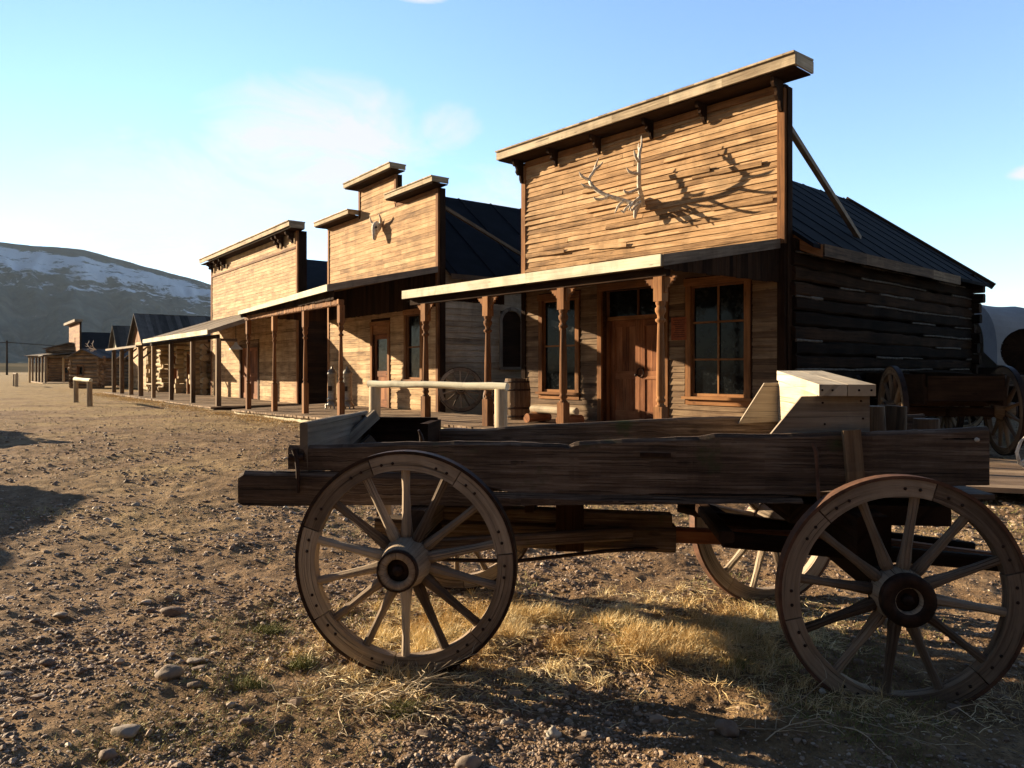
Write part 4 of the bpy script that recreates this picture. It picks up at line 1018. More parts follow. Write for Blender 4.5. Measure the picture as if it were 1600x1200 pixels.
def wl(px, py, yl):
    """measure: local (x, z) of the sight line through a photo pixel on the wagon plane y=yl"""
    r = (px-800)/FPX; P = WO+WN*yl; x = (r*P.y-P.x)/(WD.x-r*WD.y); Y = P.y+WD.y*x
    return x, EYE-(py-578)*Y/FPX
def cols(top, bot, yl):
    T = [wl(*p, yl) for p in top]; B = [wl(*p, yl) for p in bot]
    xs = sorted({a for a, _ in T}); return [(x, float(np.interp(x, [a for a, _ in T], [b for _, b in T])), float(np.interp(x, [a for a, _ in B], [b for _, b in B]))) for x in xs]
def main_wagon():
    t = thing('farm_wagon', 'large weathered timber wagon with bleached seat box in the foreground', 'wagon', (WO.x, WO.y, 0), WR_)
    yn, yf = -.43, .53
    zl = .54; zr = .447
    build_wheel(t, .558, 14, .17, loc=(0, -.725, zl), ph=.0, tyre='iron')
    build_wheel(t, .558, 12, .10, 1.2, loc=(2.352, -.725, zr+.005), ph=.12, tyre='rust')
    build_wheel(t, .558, 14, .15, loc=(0, .725, zl), rz=math.pi, tyre='iron')
    build_wheel(t, .56, 12, .12, loc=(2.10, .82, .49), rz=math.pi+R(22), lean=R(3), tyre='rust', missing=(3, 4, 7))
    # near side: main board
    m = MB('wagon')
    c = cols([(450, 697), (520, 696), (600, 693), (720, 690), (800, 690), (880, 694), (888, 696), (900, 690), (1000, 685), (1090, 683), (1120, 678), (1200, 679), (1300, 676), (1400, 674), (1470, 671), (1546, 667)],
             [(450, 733), (700, 740), (760, 768), (1000, 778), (1240, 780), (1300, 766), (1546, 758)], yn)
    outline_board(m, c, yn, yn+.055, 130, .0075, rnd=.018); m.build('side_board', t)
    m = MB('wagon')
    c = cols([(372, 742), (378, 737), (462, 738), (600, 741), (720, 744), (765, 770), (1000, 777), (1100, 780), (1255, 780)], [(372, 786), (380, 791), (700, 789), (900, 792), (1000, 789), (1255, 784)], yn-.03)
    outline_board(m, c, yn-.032, yn+.05, 100, .006, rnd=.022); m.build('sill_log', t)
    # far side boards
    m = MB('wagon'); c = cols([(683, 669), (760, 669), (800, 665), (850, 662), (900, 661), (1000, 655), (1130, 650), (1225, 652), (1440, 646)], [(683, 730), (1440, 715)], yf)
    outline_board(m, c, yf-.05, yf, 60, .005); m.build('side_board', t)
    m = MB('wagon'); c = cols([(520, 700), (1440, 716)], [(520, 740), (1440, 745)], yf); outline_board(m, c, yf-.048, yf-.002, 30, .003); m.build('sill_log', t)
    # tail board (bluish grey) and dark box at the rear
    xt = wl(480, 665, yn+.1)[0]
    m = MB('grey'); m.beam((xt+.02, yn-.0, 1.06), (xt+.05, yf+.06, 1.075), .045, .30, segs=6, edge=.004, cham=.008); m.build('tail_board', t)
    m = MB('grey'); xb = wl(600, 660, yf)[0]; m.beam((xb-.26, yf-.42, .93), (xb-.02, yf-.12, 1.21), .035, .07); m.beam((xb-.2, yf-.2, .9), (xb-.05, yf-.1, 1.05), .06, .06); m.build('brace', t)
    m = MB('darkwood'); x0 = wl(576, 660, yf)[0]; x1 = wl(684, 660, yf)[0]
    m.box(x0, x1, yf-.045, yf-.005, .86, 1.165, (1, 0, 0)); m.box(x0-.02, x0+.03, yf-.08, yf-.046, .85, 1.20); m.box(x1-.03, x1+.02, yf-.40, yf+.01, .85, 1.17, (0, 1, 0)); m.box(x0, x1, yf-.06, yf+.0, 1.167, 1.185, (1, 0, 0)); m.build('rear_box', t)
    # floor
    m = MB('wagon')
    for k in range(6):
        y = yn+.057+k*.142; m.box(xt+.08, 2.95, y+.003, min(y+.14, yf-.052), .845, .87, (1, 0, 0), jit=.002)
    m.build('floor', t)
    # seat box
    s = MB('grey')  # side panels get a darker wood that carries the shade on them
    A = [wl(1208, 681, yn), wl(1258, 620, yn), wl(1366, 618, yn), wl(1366, 690, yn)]
    s.prism([(a, b) for a, b in A], yn+.06, yn+.085, fn=lambda q, a, b: (a, q, b), g=(1, 0, 0)); s.build('seat_side', t)
    s = MB('grey'); A2 = [(a, b+.055) for a, b in A]; A2[0] = (A[0][0], A[0][1]+.0); s.prism(A2, yf-.08, yf-.055, fn=lambda q, a, b: (a, q, b), g=(1, 0, 0)); s.build('seat_side', t)
    s = MB('seat'); xs = 2.09; s.hexa([(xs, yn+.086, 1.0), (xs+.025, yn+.086, 1.0), (xs+.025, yf-.081, 1.0), (xs, yf-.081, 1.0), (xs, yn+.086, 1.375), (xs+.025, yn+.086, 1.375), (xs+.025, yf-.081, 1.43), (xs, yf-.081, 1.43)], (0, 1, 0)); s.build('seat_front', t)
    s = MB('seat'); xs = 2.315; s.hexa([(xs, yn+.086, 1.0), (xs+.025, yn+.086, 1.0), (xs+.025, yf-.081, 1.0), (xs, yf-.081, 1.0), (xs, yn+.086, 1.375), (xs+.025, yn+.086, 1.375), (xs+.025, yf-.081, 1.43), (xs, yf-.081, 1.43)], (0, 1, 0)); s.build('seat_back', t)
    s = MB('seat')
    for a, b in ((2.075, 2.212), (2.216, 2.352)):
        s.hexa([(a, yn-.0, 1.368), (b, yn-.0, 1.368), (b+.03, yf+.02, 1.435), (a+.03, yf+.02, 1.435), (a, yn-.0, 1.426), (b, yn-.0, 1.426), (b+.03, yf+.02, 1.495), (a+.03, yf+.02, 1.495)], (0, 1, 0))
    s.build('seat_top', t)
    s = MB('iron')
    for q in (2.09, 2.14, 2.27, 2.33): s.lathe((q, yn-.0005, 1.397), (0, -1, 0), [(0, .006), (.002, .006), (.003, 0)], 6)
    for q, z in ((2.30, 1.34), (2.31, 1.25), (2.11, 1.33), (2.12, 1.22)): s.lathe((q, yn+.0595, z), (0, -1, 0), [(0, .006), (.002, .006), (.003, 0)], 6)
    s.build('nail', t, kind='stuff')
    # irons
    i = MB('iron'); i.tube([(*[0], 0, 0)[:0] or (wl(658, 692, yn)[0], yn+.02, wl(658, 692, yn)[1]+.01), (wl(657, 683, yn)[0], yn+.01, wl(657, 680, yn)[1]), (wl(654, 673, yn)[0], yn, wl(654, 672, yn)[1])], [.014, .010, .006], 8)
    i.build('pin', t)
    i = MB('iron'); a = wl(462, 705, yn); i.tube([(a[0]+.0, yn-.012, a[1]+.01), (a[0]+.015, yn-.02, a[1]-.04), (a[0]+.03, yn-.045, a[1]-.10), (a[0]+.03, yn-.04, a[1]-.22)], [.02, .014, .012, .008], 8)
    i.tube([(a[0]-.03, yn-.01, a[1]-.03), (a[0]+.05, yn-.01, a[1]-.03)], .02, 8); i.build('strap_hinge', t)
    i = MB('rust'); a = wl(1268, 695, yn); b2 = wl(1276, 800, yn); i.tube([(a[0], yn-.02, a[1]+.01), (a[0]+.012, yn-.035, a[1]-.03), (a[0]+.02, yn-.02, a[1]-.1), (b2[0], yn-.045, b2[1])], [.010, .012, .009, .009], 8); i.build('stake_iron', t)
    m = MB('side'); a = wl(1331, 675, yn-.03); b2 = wl(1340, 775, yn-.03); m.beam((a[0], yn-.017, a[1]+.01), (b2[0], yn-.017, b2[1]), .085, .03, (0, 1, 0), segs=8, edge=.004); m.build('cleat', t)
    i = MB('bone'); a = wl(1526, 687, yn); i.lathe((a[0], yn, a[1]), (0, -1, 0), [(0, .012), (.012, .010), (.015, 0)], 8); i.build('bolt', t)
    m = MB('iron'); a = wl(1000, 710, yn); b2 = wl(1048, 711, yn); m.beam((a[0], yn-.004, a[1]), (b2[0], yn-.004, b2[1]), .012, .022); m.build('slot_iron', t)
    # running gear
    axle_set(t, 0, zl); 
    m = MB('wagon'); m.beam((0, -.55, .69), (0, .55, .69), .12, .15, segs=3, edge=.004, cham=.01); m.build('bolster', t)
    m = MB('darkwood'); m.beam((2.352, -.66, zr), (2.352, .45, zr+.02), .11, .13, segs=2, cham=.01); m.build('axle', t)
    m = MB('darkwood'); m.beam((2.30, -.55, .66), (2.30, .55, .68), .16, .24, segs=2, cham=.01); m.box(1.95, 2.75, -.35, .40, .70, .80, (0, 1, 0)); m.build('bolster', t)
    m = MB('wagon'); m.beam((-.35, 0, .545), (1.40, 0, .535), .15, .15, segs=6, edge=.006, cham=.02); m.beam((-.1, 0, .66), (1.38, 0, .64), .12, .07, segs=4, edge=.004); m.build('reach_pole', t)
    m = MB('redwood'); m.beam((1.38, 0, .55), (2.3, 0, .545), .07, .085, segs=4, edge=.003, cham=.015); m.build('reach_pole', t)
    m = MB('darkwood'); m.box(.72, .88, -.09, .09, .46, .83, (0, 0, 1)); m.box(.55, .60, -.2, .2, .70, .84); m.build('reach_block', t)
    for s in (-1, 1):
        m = MB('wagon'); m.beam((.02, s*.45, .56), (1.15, s*.08, .57), .05, .07, segs=3, cham=.01); m.build('rear_hound', t)
        m = MB('darkwood'); m.beam((1.62, s*.30, .60), (3.1, s*.16, .47), .07, .08, segs=4, edge=.004, cham=.012); m.build('front_hound', t)
    m = MB('darkwood'); m.tube([(1.50, .62, .62), (1.7, .55, .58), (1.95, .52, .44), (2.2, .5, .38)], [.055, .05, .045, .03], 9); m.build('hound_brace', t)
    m = MB('darkwood'); m.beam((1.62, -.4, .63), (1.62, .45, .63), .08, .06, segs=2, cham=.01); m.build('sway_bar', t)
    m = MB('redwood'); m.beam((2.5, .05, .50), (3.6, -.02, .40), .09, .10, segs=5, edge=.005, cham=.02, w1=.08, h1=.09); m.beam((3.6, -.02, .40), (5.6, -.12, .16), .08, .09, segs=5, edge=.005, cham=.02, w1=.06, h1=.06); m.build('tongue', t)
    i = MB('iron'); i.tube([(-.05, -.5, .50), (.5, -.3, .45), (1.0, -.12, .475), (1.38, -.05, .49)], .011, 7); i.build('brake_rod', t)
    i = MB('iron'); i.tube([(1.5, .4, .70), (1.9, .5, .74), (2.3, .5, .76)], .010, 7); i.build('brace_rod', t)
    return t
main_wagon()
def sawn_log(label, x, y, z0, z1, r, lean=0):
    p = WO+WD*x+WN*y; t = thing('sawn_log', label, 'log', (p.x, p.y, z0), WR_)
    m = MB('side'); m.log((0, 0, 0), (lean, 0, z1-z0), r, r*.95, n=14, segs=4, wob=.15); m.build('log', t)
sawn_log('short upright sawn log right behind the wagon seat box', 2.50, .06, .87, 1.295, .085)
sawn_log('knobbly broken log end leaning farther behind the wagon seat', 2.66, .22, .87, 1.29, .075, .03)
sawn_log('lowest stub of wood behind the seat at its far right', 2.80, .06, .87, 1.225, .07)

def plain_wagon(name, label, loc, rz, group=None, bed=(.8, 1.25), L=2.9, mat='wagon'):
    t = thing(name, label, 'wagon', loc, rz, group)
    for x in (0, 2.0):
        for y in (-.72, .72):
            build_wheel(t, .62 if x == 0 else .55, 12, .12, loc=(x, y, .62 if x == 0 else .55), rz=0 if y < 0 else math.pi, tyre='iron', wm='side')
        axle_set(t, x, .6 if x == 0 else .55)
        m = MB('darkwood'); m.box(x-.07, x+.07, -.5, .5, .68, bed[0]-.01); m.build('bolster', t)
    for y in (-.5, .46):
        m = MB(mat); m.beam((-.6, y+.02, (bed[0]+bed[1])/2-.1), (L-.2, y+.02, (bed[0]+bed[1])/2-.1), .045, .24, segs=8, edge=.006)
        m.beam((-.55, y+.02, bed[1]-.1), (L-.3, y+.02, bed[1]-.07), .04, .2, segs=8, edge=.006); m.build('side_board', t)
    m = MB(mat); m.box(-.55, L-.25, -.47, .45, bed[0]+.01, bed[0]+.035, (1, 0, 0)); m.build('floor', t)
    m = MB(mat); m.box(-.6, -.56, -.47, .45, bed[0]+.04, bed[1]-.02, (0, 1, 0)); m.build('tail_board', t)
    m = MB('darkwood'); m.beam((-.2, 0, .58), (2.1, 0, .56), .09, .1); m.build('reach_pole', t)
    m = MB('darkwood'); m.beam((2.0, 0, .52), (4.4, 0, .25), .08, .09, w1=.05, h1=.05); m.build('tongue', t)
    return t
W2 = plain_wagon('parked_wagon', 'dark parked wagon in the shade beside the log wall, its wheel at the right edge', (7.6, 11.5, .2), R(90-11.0), bed=(.74, 1.12), L=3.4, mat='darkwood'); W2.scale = (1.1, 1.1, 1.1); W2.location.x = 6.72
W2b = plain_wagon('parked_wagon', 'second dark wagon farther back in the shade behind the seat box', (7.3, 15.2, .27), R(160), bed=(.8, 1.2), L=3.0, mat='darkwood')
# more wagons stand left of the frame; their shadows reach into the street
W3 = copy_tree(W2b); W3.location = (-9.35, 7.85, .1); W3.rotation_euler = (0, 0, R(100)); W3['label'] = 'wagon outside the left of the picture throwing the nearer street shadow'
W4 = copy_tree(W2); W4.location = (-13.6, 15.4, .2); W4.rotation_euler = (0, 0, R(130)); W4['label'] = 'wagon outside the left of the picture throwing the farther street shadow'
barrel('big dark barrel lying on its side on the parked wagon', (10.75, 14.7, 1.87), 1.3, .46, (R(90), 0, R(-60)), 'darkwood', 'lying_barrel')
def rack():
    # the wagon bed that carries the barrel
    t = thing('flat_wagon', 'flat dark wagon bed carrying the lying barrel at the right edge', 'wagon', (10.8, 14.9, .27), R(15))
    m = MB('wagon')
    for k in range(6): m.box(-1.9, 2.2, -.7+k*.22, -.7+k*.22+.21, 1.07, 1.12, (1, 0, 0))
    m.box(-1.9, 2.2, -.72, -.62, .93, 1.065, (1, 0, 0)); m.box(-1.9, 2.2, .55, .65, .93, 1.065, (1, 0, 0)); m.build('bed', t)
    for x in (-1.3, 1.4):
        for y in (-.8, .8): build_wheel(t, .5, 12, .1, loc=(x, y, .5), rz=0 if y < 0 else math.pi)
        axle_set(t, x, .5, .74); m = MB('darkwood'); m.box(x-.08, x+.08, -.6, .55, .57, .925); m.build('bolster', t)
rack()
def covered_wagon():
    t = thing('covered_wagon', 'covered wagon with grey white canvas top behind the log store', 'covered wagon', (13.2, 21.0, .27), R(8))
    m = MB('canvas'); n = 22; L = 4.6; w = 1.05; zb = 1.25; H = 1.75; nx = 24; rings = []
    for i in range(nx+1):
        q = i/nx; x = -.4+(L+.8)*q; sag = .05*abs(math.sin(q*math.pi*4)); ring = []
        for k in range(n+1):
            a = math.pi*k/n; ring.append(Vector((x, -math.cos(a)*(w+.12*math.sin(a)), zb+(math.sin(a)**.8)*(H-sag)+.12*(2*q-1)**2)))
        rings.append(ring)
    m.smooth = True
    for i in range(nx):
        for k in range(n): m.face([rings[i][k], rings[i+1][k], rings[i+1][k+1], rings[i][k+1]], (1, 0, 0), .5)
    for i, ring in ((0, rings[0]), (nx, rings[-1])):
        c = Vector((ring[0].x, 0, zb+.9)); ring2 = [c+(p-c)*.55 for p in ring]
        for k in range(n): m.face([ring[k], ring[k+1], ring2[k+1], ring2[k]], (0, 0, 1), .5)
    m.build('canvas_top', t)
    m = MB('darkwood'); m.box(0, L, -.95, .95, .85, 1.3, (1, 0, 0)); m.build('wagon_box', t)
    for x in (.6, L-.7):
        for y in (-1.02, 1.02): build_wheel(t, .55, 12, .1, loc=(x, y, .55), rz=0 if y < 0 else math.pi)
        axle_set(t, x, .55, .95)
covered_wagon()
def barn():
    # unseen barn added behind the viewer to block fill light from the sky
    t = thing('sky_block_barn', 'unseen dark log barn added behind the viewer to block sky light', 'barn', (-9, -4.5, 0), 0)
    m = MB('log', 'chink'); logwall(m, (0, 0), (22, 0), 0, 4.6, .2, .4, out=(0, 1), n=8); m.build('log_front_wall', t)
    for x in (.2, 21.8): m = MB('log'); logwall(m, (x, 0), (x, -7), .2, 4.6, .2, .4, chink=False, n=8); m.build('log_side_wall', t)
    m = MB('darkwood'); m.box(.2, 21.8, -7, -6.8, 0, 4.6); m.build('rear_wall', t)
    m = MB('shake'); m.hexa([(-.6, .7, 4.5), (22.6, .7, 4.5), (22.6, -3.5, 6.6), (-.6, -3.5, 6.6), (-.6, .7, 4.58), (22.6, .7, 4.58), (22.6, -3.5, 6.68), (-.6, -3.5, 6.68)], (0, 1, 0)); m.hexa([(-.6, -3.5, 6.6), (22.6, -3.5, 6.6), (22.6, -7.7, 4.5), (-.6, -7.7, 4.5), (-.6, -3.5, 6.68), (22.6, -3.5, 6.68), (22.6, -7.7, 4.58), (-.6, -7.7, 4.58)], (0, 1, 0)); m.build('roof', t)
barn()
def utility_pole():
    t = thing('utility_pole', 'thin distant utility pole with wires left of the far cabins', 'pole', (-126, 186, -.2))
    m = MB('darkwood'); m.tube([(0, 0, 0), (0, 0, 9.0)], [.26, .2], 8); m.build('pole', t)
    m = MB('darkwood'); m.beam((-1.1, 0, 8.5), (1.1, 0, 8.5), .16, .16); m.build('crossarm', t)
    for s in (-1, 1):
        m = MB('darkwood'); m.tube([(s*.9+70*q, 22*q, 8.6-6*q*(1-q)) for q in [k/10 for k in range(11)]], .045, 5); m.build('wire', t)
        m = MB('darkwood'); m.tube([(s*.9-60*q, -20*q, 8.6-6*q*(1-q)) for q in [k/10 for k in range(11)]], .045, 5); m.build('wire', t)
utility_pole()
# ------------------------------------------------------------------ ground, gravel, grass
def mesh_np(name, V_, F_, mats, tone=None, smooth=False, k=4, mi=None):
    me = bpy.data.meshes.new(name); nv = len(V_); nf = len(F_)
    me.vertices.add(nv); me.vertices.foreach_set('co', np.ascontiguousarray(V_, dtype=np.float32).ravel())
    me.loops.add(nf*k); me.loops.foreach_set('vertex_index', np.ascontiguousarray(F_, dtype=np.int32).ravel())
    me.polygons.add(nf); me.polygons.foreach_set('loop_start', np.arange(nf, dtype=np.int32)*k)
    try: me.polygons.foreach_set('loop_total', np.full(nf, k, dtype=np.int32))
    except Exception: pass
    me.polygons.foreach_set('use_smooth', np.full(nf, smooth))
    if tone is not None:
        a = me.attributes.new('tone', 'FLOAT', 'FACE'); a.data.foreach_set('value', np.ascontiguousarray(tone, dtype=np.float32))
    for m in mats: me.materials.append(M[m])
    me.update(calc_edges=True); me.validate()
    o = bpy.data.objects.new(name, me); COL.objects.link(o); return o
def ground_material():
    m, nt, b = nodes('street_dirt')
    tc = nt.nodes.new('ShaderNodeTexCoord').outputs['Object']
    n1 = noise(nt, tc, .35, 5, .6); n2 = noise(nt, tc, 3.2, 6, .7); n3 = noise(nt, tc, 26, 5, .7)
    dirt = ramp(nt, n2, [(.3, (.12, .070, .036)), (.52, (.25, .160, .088)), (.72, (.40, .28, .165))])
    dirt = mixc(nt, .75, dirt, ramp(nt, n3, [(.3, .45), (.7, 1.25)]), 'MULTIPLY')
    vo = nt.nodes.new('ShaderNodeTexVoronoi'); vo.inputs['Scale'].default_value = 34; nt.links.new(tc, vo.inputs['Vector'])
    peb = ramp(nt, vo.outputs['Distance'], [(.18, 1.0), (.30, 0.0)])
    dirt = mixc(nt, mathn(nt, 'MULTIPLY', peb, .35), dirt, (.33, .26, .20))
    # dry grass tint far off and in patches
    ge = nt.nodes.new('ShaderNodeNewGeometry'); sx = nt.nodes.new('ShaderNodeSeparateXYZ'); nt.links.new(ge.outputs['Position'], sx.inputs[0])
    far = nt.nodes.new('ShaderNodeMapRange'); far.inputs[1].default_value = 7; far.inputs[2].default_value = 45; nt.links.new(sx.outputs[1], far.inputs[0])
    patch = mathn(nt, 'ADD', n1, mathn(nt, 'MULTIPLY', far.outputs[0], .28))
    tan = ramp(nt, n2, [(.3, (.26, .18, .085)), (.7, (.44, .32, .155))])
    c = mixc(nt, ramp(nt, patch, [(.52, 0.0), (.74, .8)]), dirt, tan)
    nt.links.new(c, b.inputs['Base Color']); b.inputs['Roughness'].default_value = .95; b.inputs['Specular IOR Level'].default_value = .1
    h = mathn(nt, 'ADD', mathn(nt, 'MULTIPLY', n3, .6), mathn(nt, 'MULTIPLY', peb, .35)); h = mathn(nt, 'ADD', h, mathn(nt, 'MULTIPLY', n2, 1.4))
    bump(nt, b, h, .9, .05)
    M['ground'] = m
ground_material()
def ground():
    az = np.concatenate([np.linspace(-180, -46, 60)[:-1], np.linspace(-46, 46, 560)[:-1], np.linspace(46, 180, 60)])
    rr = [.3]
    while rr[-1] < 60: rr.append(rr[-1]*1.0068 if rr[-1] > 2 else rr[-1]*1.05)
    while rr[-1] < 3000: rr.append(rr[-1]*1.12)
    rr = np.array(rr); A, Rr = np.meshgrid(np.radians(az), rr); X = np.sin(A)*Rr; Y = np.cos(A)*Rr
    Z = zt(X, Y)
    Z = np.where(Rr > 150, .27+(Z-.27)*np.exp(-(Rr-150)/100), Z)
    V_ = np.stack([X, Y, Z], -1).reshape(-1, 3); nr, na = X.shape
    i = np.arange(nr-1)[:, None]*na+np.arange(na-1)[None, :]
    F_ = np.stack([i, i+1, i+1+na, i+na], -1).reshape(-1, 4)[:, ::-1]
    # centre cap
    o = mesh_np('ground', np.vstack([V_, [[0, 0, float(zt(0, 0))]]]), F_, ['ground'], smooth=True)
    o['kind'] = 'structure'
ground()
def ico():
    import bmesh
    bm = bmesh.new(); bmesh.ops.create_icosphere(bm, subdivisions=1, radius=1)
    v = np.array([x.co[:] for x in bm.verts]); f = np.array([[q.index for q in p.verts] for p in bm.faces]); bm.free(); return v, f
def ico2():
    import bmesh
    bm = bmesh.new(); bmesh.ops.create_icosphere(bm, subdivisions=3, radius=1)
    v = np.array([x.co[:] for x in bm.verts]); f = np.array([[q.index for q in p.verts] for p in bm.faces]); bm.free(); return v, f
def scatter_polar(n, r0, r1, half=42, p=1.0):
    """points spread so that they are about evenly dense in the view"""
    u = RNG.random(n); r = 1/(1/r0+(1/r1-1/r0)*u**p); a = np.radians(RNG.uniform(-half, half, n)); return np.sin(a)*r, np.cos(a)*r, r
def gravel():
    v0, f0 = ico(); n = 170000
    x, y, r = scatter_polar(n, 2.2, 34)
    dens = fbm(x*.9, y*.9, 71, 3); keep = RNG.random(n) < np.clip((dens-.30)*3.2, .12, 1)
    # leave the decks and buildings clear
    for F in (F1, F2, F3):
        o = F.out(x, y); keep &= ~((o < 2.95) & (y > 9)) | (x > 3.5)
    x, y, r = x[keep], y[keep], r[keep]; n = len(x)
    s = RNG.lognormal(0, .5, n)*.0046*(.55+.15*np.minimum(r, 14)); s = np.clip(s, .0022, .035)
    fl = RNG.uniform(.4, .8, n); el = RNG.uniform(.7, 1.1, n); a = RNG.uniform(0, 6.28, n)
    jit = 1+RNG.uniform(-.32, .32, (n, len(v0)))
    P = v0[None]*jit[..., None]*np.stack([s*1.25, s*el, s*fl], -1)[:, None, :]
    c, sn = np.cos(a)[:, None], np.sin(a)[:, None]
    X = P[..., 0]*c-P[..., 1]*sn+x[:, None]; Y = P[..., 0]*sn+P[..., 1]*c+y[:, None]; Z = P[..., 2]+(zt(x, y)+s*fl*.25)[:, None]
    V_ = np.stack([X, Y, Z], -1).reshape(-1, 3); F_ = (f0[None]+(np.arange(n)*len(v0))[:, None, None]).reshape(-1, 3)
    t = np.clip(RNG.normal(.42, .2, n)+(RNG.random(n) < .05)*.4, 0, 1)
    o = mesh_np('gravel', V_, F_, ['stone'], np.repeat(t, len(f0)), False, 3); tag(o, 'small brown pebbles and gravel strewn over the dirt street', 'gravel', kind='stuff')
gravel()
rock_v, rock_f = ico2()
def rock(label, px, py, wpx, flat=.55, tone=.5, el=.75, rot=None, name='rock', seed=0, point=0):
    Y = EYE*FPX/(py-578)
    for _ in range(4): X = (px-800)/FPX*Y; Y = (EYE-gz(X, Y))*FPX/(py-578)
    X = (px-800)/FPX*Y; s = wpx*Y/FPX/2; rg = np.random.default_rng(seed+int(px))
    d = rock_v; f = 1+.42*(fbm(d[:, 0]*1.4+seed*3+px, d[:, 1]*1.4+d[:, 2]*1.1+9, 5, 3)-.45)*2
    f = f-.12*np.maximum(0, d @ (lambda q: q/np.linalg.norm(q))(rg.normal(size=3))-.5)*2
    for _ in range(5):     # a few broken flats
        q = rg.normal(size=3); q /= np.linalg.norm(q); h = rg.uniform(.55, .85); dd = np.maximum(0, (d*f[:, None]) @ q-h); f = f*(1-.8*dd/np.maximum(f, .1))
    P = d*f[:, None]*np.array([s, s*el, s*flat]); 
    if point: P[:, 2] += np.maximum(0, d[:, 2])**3*s*point; P[:, 0] *= 1-.4*np.maximum(0, d[:, 2]); P[:, 1] *= 1-.4*np.maximum(0, d[:, 2])
    a = rg.uniform(-.4, .4) if rot is None else rot; c, sn = math.cos(a), math.sin(a)
    P = np.stack([P[:, 0]*c-P[:, 1]*sn, P[:, 0]*sn+P[:, 1]*c, P[:, 2]], -1)
    o = mesh_np(name, P, rock_f, ['bigstone'], np.full(len(rock_f), tone), True, 3); o.location = (X, Y, gz(X, Y)+s*flat*.35); tag(o, label, 'rock', 'single rocks on the street')
rock('largest rounded grey brown rock on the dirt left of the wagon', 262, 1056, 46, .5, .62)
rock('flat tan stone just above the largest rounded rock', 306, 1034, 28, .35, .75)
rock('flat reddish slab stone touching the flat tan stone', 314, 1046, 30, .3, .45)
rock('broad pale angular rock near the bottom left of the street', 196, 1146, 46, .45, .75)
rock('rounded reddish stone under the broad pale angular rock', 168, 1184, 34, .6, .5)
rock('small dark oval stone lower right of the largest rock', 383, 1130, 28, .45, .2)
rock('small grey stone pair member right of the largest rock', 304, 1073, 22, .6, .45)
rock('long flat stone left of the far rock cluster', 94, 965, 24, .35, .7)
rock('bumpy wide brown rock in the middle of the street', 275, 958, 40, .4, .35)
rock('round dark pebble beside the bumpy wide brown rock', 236, 957, 18, .7, .3)
rock('white upright pointed stone in the wagon shadow strip', 866, 1150, 24, .9, 1.0, .8, point=.25)
rock('half buried orange brown boulder cut by the bottom edge', 732, 1200, 44, .6, .6)
rock('dark grey faceted stone left of the white pointed stone', 664, 1152, 30, .5, .35)
rock('pale blocky stone right of the dark grey faceted one', 790, 1131, 22, .6, .85)
rock('small pink flattened stone beside the pale blocky one', 833, 1131, 18, .45, .6)
rock('large rough stone lying in the dark shadow band', 1138, 1146, 42, .75, .5)
rock('small smooth tan pebble in the straw under the wagon', 970, 951, 16, .6, .95)
rock('round tan stone seen between the spokes of the front wheel', 1392, 1012, 20, .8, .85)
rock('tiny white angular stone below the front wheel', 1285, 1082, 13, .9, .95)
rock('pinkish stone on the mound below the straw', 1085, 1028, 16, .8, .55)
rock('buried pale stone at the bottom centre', 328, 1146, 14, .6, .8)
rock('dull flat stone deep in the shade at lower right', 1490, 1108, 26, .6, .4)
rock('low grey stone on the left edge of the street', 8, 1055, 26, .4, .6)
rock('dark pair of stones leftmost below the long flat stone', 75, 1038, 26, .5, .4)
rock('pale pebble close to the left rear wheel', 212, 790, 16, .5, .8)

def blades(name, label, P, L, W, lean, mat, tone, az=None, curve=.5, kind='stuff', segs=3, cat='grass', parent=None):
    n = len(P); az = RNG.uniform(0, 2*np.pi, n) if az is None else az
    q = np.linspace(0, 1, segs+1)[None, :]; th = lean[:, None]+curve*q*RNG.uniform(.3, 1.3, (n, 1))
    dl = (L/segs)[:, None]; dx = np.cumsum(np.sin(th)*dl, 1)-np.sin(th[:, :1])*dl; dz = np.cumsum(np.cos(th)*dl, 1)-np.cos(th[:, :1])*dl
    wob = np.cumsum(RNG.normal(0, .06, (n, segs+1)), 1)*L[:, None]
    cx = P[:, 0:1]+np.cos(az)[:, None]*dx-np.sin(az)[:, None]*wob; cy = P[:, 1:2]+np.sin(az)[:, None]*dx+np.cos(az)[:, None]*wob; cz = P[:, 2:3]+dz
    wd = az+RNG.uniform(.6, 2.5, n); w = W[:, None]*(1-.85*q)/2
    ox, oy = np.cos(wd)[:, None]*w, np.sin(wd)[:, None]*w
    A = np.stack([cx-ox, cy-oy, cz], -1); B = np.stack([cx+ox, cy+oy, cz+W[:, None]*.3], -1)
    V_ = np.stack([A, B], 2).reshape(-1, 3); m = (segs+1)*2
    i = (np.arange(n)*m)[:, None]+(np.arange(segs)*2)[None, :]
    F_ = np.stack([i, i+1, i+3, i+2], -1).reshape(-1, 4)
    o = mesh_np(name, V_, F_, [mat], np.repeat(tone, segs), False, 4)
    tag(o, label, cat, kind=kind); return o
def pts(x, y, dz=0): return np.stack([x, y, zt(x, y)+dz], -1)
